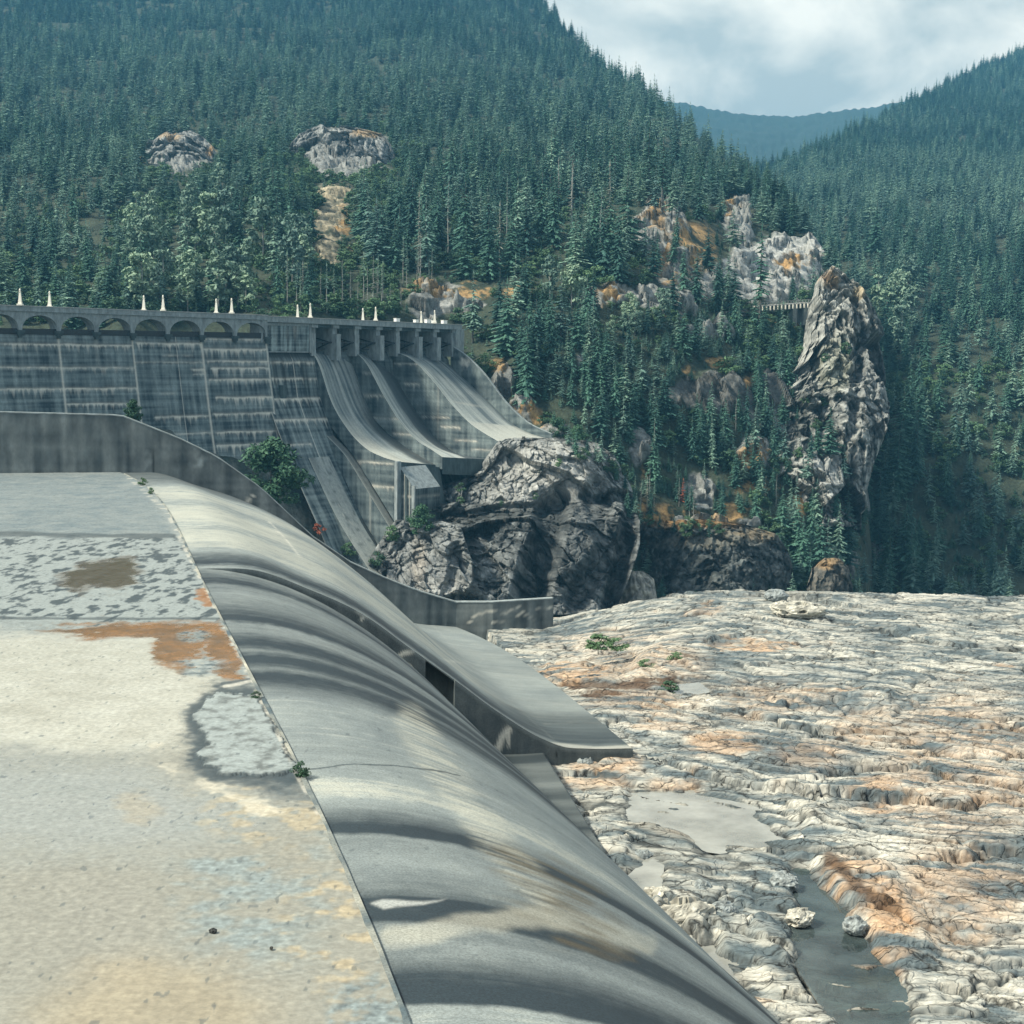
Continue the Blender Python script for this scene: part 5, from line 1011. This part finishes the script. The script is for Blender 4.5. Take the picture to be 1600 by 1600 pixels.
zone(PH1, 'left of the striped cliff', [(1130, 660), (1240, 660), (1240, 770), (1130, 770)], 16, C_+[('snag', .7)], (45, 80), 11)
zone(PH1, 'on the orange grassy ledge', [(975, 760), (1100, 770), (1100, 812), (1000, 806)], 14, [('fir', 4), ('snag', 3), ('thin_fir', 3), ('shrub', 2)], (35, 65), 8)
zone(PH1, 'right of the orange grassy ledge', [(1100, 770), (1210, 780), (1230, 830), (1110, 815)], 12, [('fir', 4), ('snag', 2), ('shrub', 3)], (35, 65), 8)
zone(PH1, 'at the foot of the striped cliff', [(1200, 820), (1320, 800), (1330, 930), (1225, 930)], 14, C_, (70, 120), 12)
zone(PH1, 'below the small road bridge', [(1060, 510), (1250, 510), (1245, 565), (1060, 560)], 18, C_+[('shrub', 2)], (45, 80), 11)
zone(PH1, 'beside the road left of the bridge', [(1050, 450), (1180, 440), (1180, 490), (1050, 490)], 8, C_, (60, 95), 12)
zone(PH1, 'on the pale rock slope above the road', [(1000, 330), (1120, 330), (1110, 420), (1010, 440)], 10, C_, (45, 85), 14)
zone(PH1, 'on the ridge above the roadside cliff', [(1100, 270), (1250, 330), (1290, 390), (1200, 350), (1130, 320)], 16, C_, (40, 62), 9)
zone(PH1, 'around the two tall ridge firs', [(960, 270), (1100, 270), (1100, 330), (960, 330)], 14, C_+[('snag', 1)], (55, 85), 11)
zone(PH1, 'just left of the rock pinnacle', [(1160, 580), (1245, 570), (1245, 650), (1160, 650)], 10, C_+[('shrub', 2)], (40, 65), 10)
zone(PH2, 'in shade right of the pinnacle', [(1345, 640), (1440, 600), (1440, 760), (1345, 760)], 14, [('fir', 1)], (80, 120), 13)
zone(PH2, 'in shade at the gorge end', [(1325, 770), (1440, 770), (1440, 950), (1325, 950)], 18, [('fir', 1)], (75, 115), 12)
zone(PH2, 'behind the pinnacle top', [(1300, 430), (1440, 430), (1440, 580), (1370, 580)], 16, [('fir', 2), ('broad', 3)], (55, 90), 13)
zone(R1, 'on the right top edge of the gorge cliff', [(885, 700), (975, 730), (998, 800), (985, 812), (960, 760), (890, 715)], 14, C_+[('shrub', 4)], (30, 62), 9)
zone(R1, 'on top of the big gorge cliff', [(700, 770), (900, 715), (930, 760), (720, 800)], 7, [('shrub', 1)], (10, 16), 20)
zone(PIN, 'on the flanks of the rock pinnacle', [(1200, 620), (1300, 470), (1370, 560), (1340, 700), (1200, 760)], 14, [('shrub', 4), ('fir', 2)], (22, 40), 14)
zone(PH1, 'at the left foot of the rock pinnacle', [(1170, 590), (1250, 575), (1262, 700), (1180, 700)], 12, C_, (55, 85), 11)
zone(PIN, 'low on the striped cliff', [(1185, 690), (1340, 720), (1340, 815), (1200, 815)], 12, C_, (45, 75), 12)
zone(R2, 'on the rim of the dark low cliff', [(1005, 815), (1180, 822), (1225, 850), (1000, 832)], 9, [('shrub', 4), ('fir', 1)], (18, 34), 12)
def at(S, x, y, d=None): return P(x, y, d) if d else surf_at(S, x, y)
put_tree('tall_fir', at(PH1, 1186, 522, 535), 172*535/F, 'x', 'lone tall ragged fir standing in front of the small road bridge')
put_tree('tall_fir', at(PH1, 1012, 322), 130*600/F, 'x', 'tallest dark fir on the ridge shoulder, left of its twin')
put_tree('tall_fir', at(PH1, 1034, 340), 112*600/F, 'x', 'tall fir with a bare trunk right beside the tallest ridge fir')
put_tree('fir', P(1368, 396, 800), 84*800/F, 'x', 'big single fir standing clear against the hill behind the pinnacle')
put_tree('red_fir', at(PH1, 1066, 785), 40*445/F, 'x', 'red-brown dying fir on the grassy ledge')
put_tree('red_fir', at(PH1, 1018, 740), 44*445/F, 'x', 'rusty dying fir left of the other red fir on the ledge')
put_tree('bush', P(424, 792, 330), 102*330/F, 'x', 'large dense green bush behind the dark curving wall')
put_tree('bush', P(208, 660, 250), 34*250/F, 'x', 'small green bush peeping over the left end of the dark wall')
put_tree('bush', P(658, 836, 376), 46*376/F, 'x', 'bright green bush on the rock below the concrete nose block')
put_tree('fir', P(822, 640, 447), 128*447/F, 'x', 'broad dark fir hard against the lower side wall of the right chute')
put_tree('bush', P(872, 684, 436), 30*436/F, 'x', 'pale green bush at the end of the right chute')
put_tree('bush', P(902, 706, 430), 40*430/F, 'x', 'dark green bush on top of the gorge cliff by the right chute')
put_tree('shrub', P(612, 846, 375), 3.6, 'x', 'small shrub on the rock edge right of the low outlet chute')
put_tree('shrub', P(590, 884, 373), 3.2, 'x', 'small shrub at the foot of the low outlet chute')
put_tree('shrub', P(546, 868, 383), 3.0, 'x', 'dark shrub against the left side of the low outlet chute')
put_tree('red_shrub', P(496, 834, 380), 2.4, 'x', 'small red shrub beyond the dark curving wall')
for x, y, w_, lab in ((935, 1008, 1.3, 'sparse grey-green shrub on the pale riverbed rock near the wall end'), (963, 1010, 1.0, 'tiny shrub on the riverbed above the rusty overhang'), (1045, 1078, .9, 'dark little shrub at the right tip of the rusty overhang'), (1060, 1030, .8, 'small shrub in a hollow of the riverbed rock'), (1010, 1040, .7, 'low plant in a cleft of the riverbed left of the hollow shrub')):
    g_ = G(x, y, -21.2); o_ = put_tree('shrub', g_-np.array([0, 0, .28*w_]), w_, 'x', lab); o_.scale = (w_/3.2*1.3, w_/3.2*1.3, w_/3.2*.8)
for x, y, hh, lab in ((472, 1214, .35, 'grass tuft in the slab joint at the corner of the damp patch'), (222, 758, .5, 'grass tuft at the far top of the slab joint'), (236, 772, .4, 'grass tuft in the far slab joint, second from the wall'), (399, 1092, .22, 'tiny weed in the slab joint beside the dark damp ring')):
    put_tree('shrub', G(x, y, ZS), hh, 'x', lab)
# labels: look, place, and the order from the left where nothing else tells them apart
from collections import defaultdict
grp = defaultdict(list)
for T in TREES:
    if T[5]: tag(T[0], T[5], CATK.get(T[1], 'tree'))
    else: grp[(T[2], LOOK[T[1]])].append(T)
for (zn, look), L in grp.items():
    L.sort(key=lambda q: q[3])
    for i, T in enumerate(L):
        tag(T[0], (look+' '+zn) if len(L) == 1 else (f'{look} {zn}, {NTH[i] if i < len(NTH) else str(i+1)+chr(116)+chr(104)} from left'), CATK.get(T[1], 'tree'), 'trees '+zn)
# ------------------------------------------------------------------ the far-off forest: one mass
def scatter(S, dmin, spacing, seed, keep, tall=True):
    p, X, Y, D, rk, gr = S; r = np.random.default_rng(seed)
    a = p[1:, :-1]-p[:-1, :-1]; b = p[:-1, 1:]-p[:-1, :-1]; ar = np.linalg.norm(np.cross(a, b), axis=-1); ok = (D[:-1, :-1] > dmin) & (rk[:-1, :-1] < .3) & (gr[:-1, :-1] < .35)
    e = ar*ok*keep(X[:-1, :-1], Y[:-1, :-1], D[:-1, :-1])/(spacing*spacing); x_, y_ = X[:-1, :-1]+14*fbm(p[:-1, :-1]*.04, 3), Y[:-1, :-1]+14*fbm(p[:-1, :-1]*.04+9, 3); clr = ((np.hypot((x_-534)/86, (y_-262)/62) < 1) | (np.hypot((x_-282)/58, (y_-258)/46) < 1) | (np.hypot((x_-516)/30, (y_-375)/70) < 1)) if tall else np.zeros(x_.shape, bool)
    e = e*~clr; nmb = r.poisson(e); ii, jj = np.nonzero(nmb); rep = nmb[ii, jj]; ii = np.repeat(ii, rep); jj = np.repeat(jj, rep)
    u, v = r.random(len(ii))[:, None], r.random(len(ii))[:, None]; return p[ii, jj]+a[ii, jj]*u+b[ii, jj]*v
def forest(name, pts, hmin, hmax, kinds, lab, seed=1):
    r = np.random.default_rng(seed); n = len(pts); me = bpy.data.meshes.new(name); me.vertices.add(n); me.vertices.foreach_set('co', (pts-np.array([0, 0, .4])).astype(np.float32).ravel())
    cl = fbm(pts*.006, 3); h = r.uniform(hmin, hmax, n)*(1+.25*cl)*(1+.22*sstep(800, 1000, pts[:, 1]))*(1-.3*(r.random(n) < .2)); wd = h*r.uniform(.9, 1.5, n)
    sv = np.stack([wd, wd, h], 1).astype(np.float32); a = me.attributes.new('sc', 'FLOAT_VECTOR', 'POINT'); a.data.foreach_set('vector', sv.ravel())
    a = me.attributes.new('rz', 'FLOAT', 'POINT'); a.data.foreach_set('value', r.uniform(0, 6.28, n).astype(np.float32))
    prob = np.clip(.5+1.1*fbm(pts*.008+9, 3)-.4*sstep(780, 950, pts[:, 1])*(1-sstep(1300, 1500, pts[:, 1])), .02, .98); ids = np.where(r.random(n) < prob, r.integers(0, len(kinds[0]), n), len(kinds[0])+r.integers(0, len(kinds[1]), n)); flat_ = kinds[0]+kinds[1]
    a = me.attributes.new('idx', 'INT', 'POINT'); a.data.foreach_set('value', ids.astype(np.int32))
    o = link(name, me); ng = bpy.data.node_groups.new(name, 'GeometryNodeTree'); ng.interface.new_socket('Geometry', in_out='INPUT', socket_type='NodeSocketGeometry'); ng.interface.new_socket('Geometry', in_out='OUTPUT', socket_type='NodeSocketGeometry')
    N = ng.nodes.new; LK = ng.links.new; gi, go = N('NodeGroupInput'), N('NodeGroupOutput'); mtp = N('GeometryNodeMeshToPoints'); LK(gi.outputs[0], mtp.inputs[0]); iop = N('GeometryNodeInstanceOnPoints'); LK(mtp.outputs[0], iop.inputs['Points'])
    jn = N('GeometryNodeJoinGeometry')
    for (H, crn, tr) in reversed(flat_):
        ob = next(q for q in bpy.data.objects if q.data == crn); oi = N('GeometryNodeObjectInfo'); oi.transform_space = 'ORIGINAL'; oi.inputs[0].default_value = ob
        tf = N('GeometryNodeTransform'); tf.inputs['Scale'].default_value = (1/H,)*3; LK(oi.outputs['Geometry'], tf.inputs[0]); g2 = N('GeometryNodeGeometryToInstance'); LK(tf.outputs[0], g2.inputs[0]); LK(g2.outputs[0], jn.inputs[0])
    LK(jn.outputs[0], iop.inputs['Instance']); iop.inputs['Pick Instance'].default_value = True
    def na(nm, ty):
        q = N('GeometryNodeInputNamedAttribute'); q.data_type = ty; q.inputs[0].default_value = nm; return next(s for s in q.outputs if s.enabled)
    LK(na('idx', 'INT'), iop.inputs['Instance Index']); LK(na('sc', 'FLOAT_VECTOR'), iop.inputs['Scale'])
    cx = N('ShaderNodeCombineXYZ'); LK(na('rz', 'FLOAT'), cx.inputs[2]); LK(cx.outputs[0], iop.inputs['Rotation']); LK(iop.outputs[0], go.inputs[0])
    md = o.modifiers.new('scatter', 'NODES'); md.node_group = ng; tag(o, lab, 'forest', kind='stuff'); return n
PTS = scatter(PH1, 560, 7.4, 1, lambda X, Y, D: np.where(D > 850, .62, 1.)*np.where((Y > 300) & (D < 620), .5, 1)); PTS = np.concatenate([PTS, scatter(PH1, 430, 8., 12, lambda X, Y, D: (X < 200)*(D < 562)*(Y < 512)*1.)]); cut = 1-.0*PTS[:, 0]
n_a = forest('forest', PTS, 8, 18.5, [KIND['fir'], KIND['grey_fir']], 'dense fir forest covering the mountainside above the dam', 2)
P2_ = np.concatenate([scatter(PH2, 640, 8.0, 5, lambda X, Y, D: np.where(D > 1500, .8, 1.)), scatter(PH2, 500, 8.0, 6, lambda X, Y, D: (X > 1345)*(D < 642)*.9)]); n_b = forest('forest', P2_, 9, 19, [KIND['fir'], KIND['grey_fir'][:1]], 'dense fir forest on the valley side at the right', 3)
def under(S): return scatter(S, 380, 4.6, 9, lambda X, Y, D: np.where(D < 640, 1., 0)*np.where((Y > 505) & (X < 720), 0, 1), False)
U1 = np.concatenate([under(PH1), under(PH2), scatter(PH1, 600, 4.2, 41, lambda X, Y, D: (((np.abs(X-534) < 125) | (np.abs(X-282) < 95)) & (Y > 190) & (Y < 440))*.8, False), scatter(PH1, 400, 5.0, 21, lambda X, Y, D: ((X > 850) & (D < 640) & (Y > 470))*1.)]); n_c = forest('undergrowth', U1, 1.6, 5.5, [KIND['shrub'], KIND['fir'][:2]+KIND['grey_fir'][:1]], 'low shrubs and saplings between the trees of the gorge', 4)
P3_ = scatter(PH1, 400, 6.6, 31, lambda X, Y, D: ((X > 850) & (D < 600) & (Y > 500))*1.); forest('forest', P3_, 6, 11.5, [KIND['fir'], KIND['grey_fir']], 'young firs filling the gorge slope between the larger trees', 7)
print('TREES', len(TREES), n_a, n_b, n_c)
# ------------------------------------------------------------------ air
hz = MB(); hz.box(-2600, 3200, -60, 4700, -152, 660); vm = bpy.data.materials.new('air'); vm.use_nodes = True; nt = vm.node_tree; nt.nodes.clear(); vo = nt.nodes.new('ShaderNodeOutputMaterial'); pv = nt.nodes.new('ShaderNodeVolumePrincipled')
pv.inputs['Color'].default_value = (.16, .52, .86, 1); pv.inputs['Density'].default_value = 1.6e-4; pv.inputs['Anisotropy'].default_value = .2; nt.links.new(pv.outputs[0], vo.inputs['Volume'])
tag(hz.build('haze', vm), 'thin blue air hanging over the whole valley', 'haze', kind='stuff')

# ------------------------------------------------------------------ loose boulders on the river bed
def boulder(loc, sx, sy, sz, seed, lab, colr=(.30, .32, .31)):
    u = np.linspace(0, 2*math.pi, 49); v = np.linspace(0, math.pi, 26); U, V_ = np.meshgrid(u, v, indexing='ij'); d = v3(np.cos(U)*np.sin(V_), np.sin(U)*np.sin(V_), np.cos(V_))
    F1, E1 = facet(d*1.5+seed, .6); F2, E2 = facet(d*4+seed, .6); r = 1+.22*F1+.05*F2; p = d*r[..., None]*np.array([sx, sy, sz]); n = fbm(d*3+seed, 4)
    c = mixc(np.array(colr)*.6, np.array(colr)*1.45, .5+n+.3*F2); c = mixc(c, np.array([.06, .065, .065]), .7*np.exp(-E1/.05))
    o = grid('boulder', p[:, ::-1], M['rock_loose'], None, False, col=c); o.location = loc; o.rotation_euler = (0, 0, seed); tag(o, lab, 'boulder', 'loose boulders on the riverbed')
for i, (x, y, a, b, h_, lab) in enumerate([(1072, 1436, 1.0, .7, .55, 'big pale boulder overhanging the thin pool beside the near apron'), (1030, 1408, .75, .6, .4, 'grey boulder just behind the big pale boulder by the near apron'), (1252, 956, 2.0, 1.1, .7, 'large cream boulder near the far rim of the riverbed'), (1222, 952, 1.5, 1.0, .5, 'dark flat boulder left of the large cream boulder at the rim'), (1212, 934, 1.0, .8, .6, 'small rounded boulder on the far rim of the riverbed'), (1250, 1436, .6, .45, .3, 'pale boulder on the near edge of the dark pool'), (1225, 1380, .55, .5, .35, 'grey boulder at the head of the dark pool'), (1130, 1428, .6, .5, .35, 'grey boulder between the thin pool and the dark pool'), (965, 1320, .8, .5, .4, 'cream boulder between the chute apron and the flat silty pool'), (1000, 1345, .6, .4, .35, 'grey boulder above the small pool beside the apron'), (1335, 1450, .5, .4, .35, 'grey boulder at the foot of the rusty rock ridge'), (910, 1195, .55, .5, .4, 'dark boulder below the tip of the upper chute'), (1095, 1392, .5, .4, .3, 'small grey boulder amid broken slabs right of the small pool')]):
    q = G(x, y, -21.0); zz_ = -21.0
    boulder((q[0], q[1], zz_+h_*.2), a, b, h_, i*1.37+.4, lab, (.42, .41, .36) if 'cream' in lab or 'pale' in lab else (.24, .27, .275))
q = G(333, 1458, ZS); boulder((q[0], q[1], ZS+.04), .07, .055, .05, 3.3, 'lone dark stone lying on the wet slab in the foreground', (.05, .055, .055))
q = G(424, 1484, ZS); boulder((q[0], q[1], ZS+.03), .035, .03, .028, 5.1, 'tiny stone on the slab right of the lone dark stone', (.06, .06, .055))
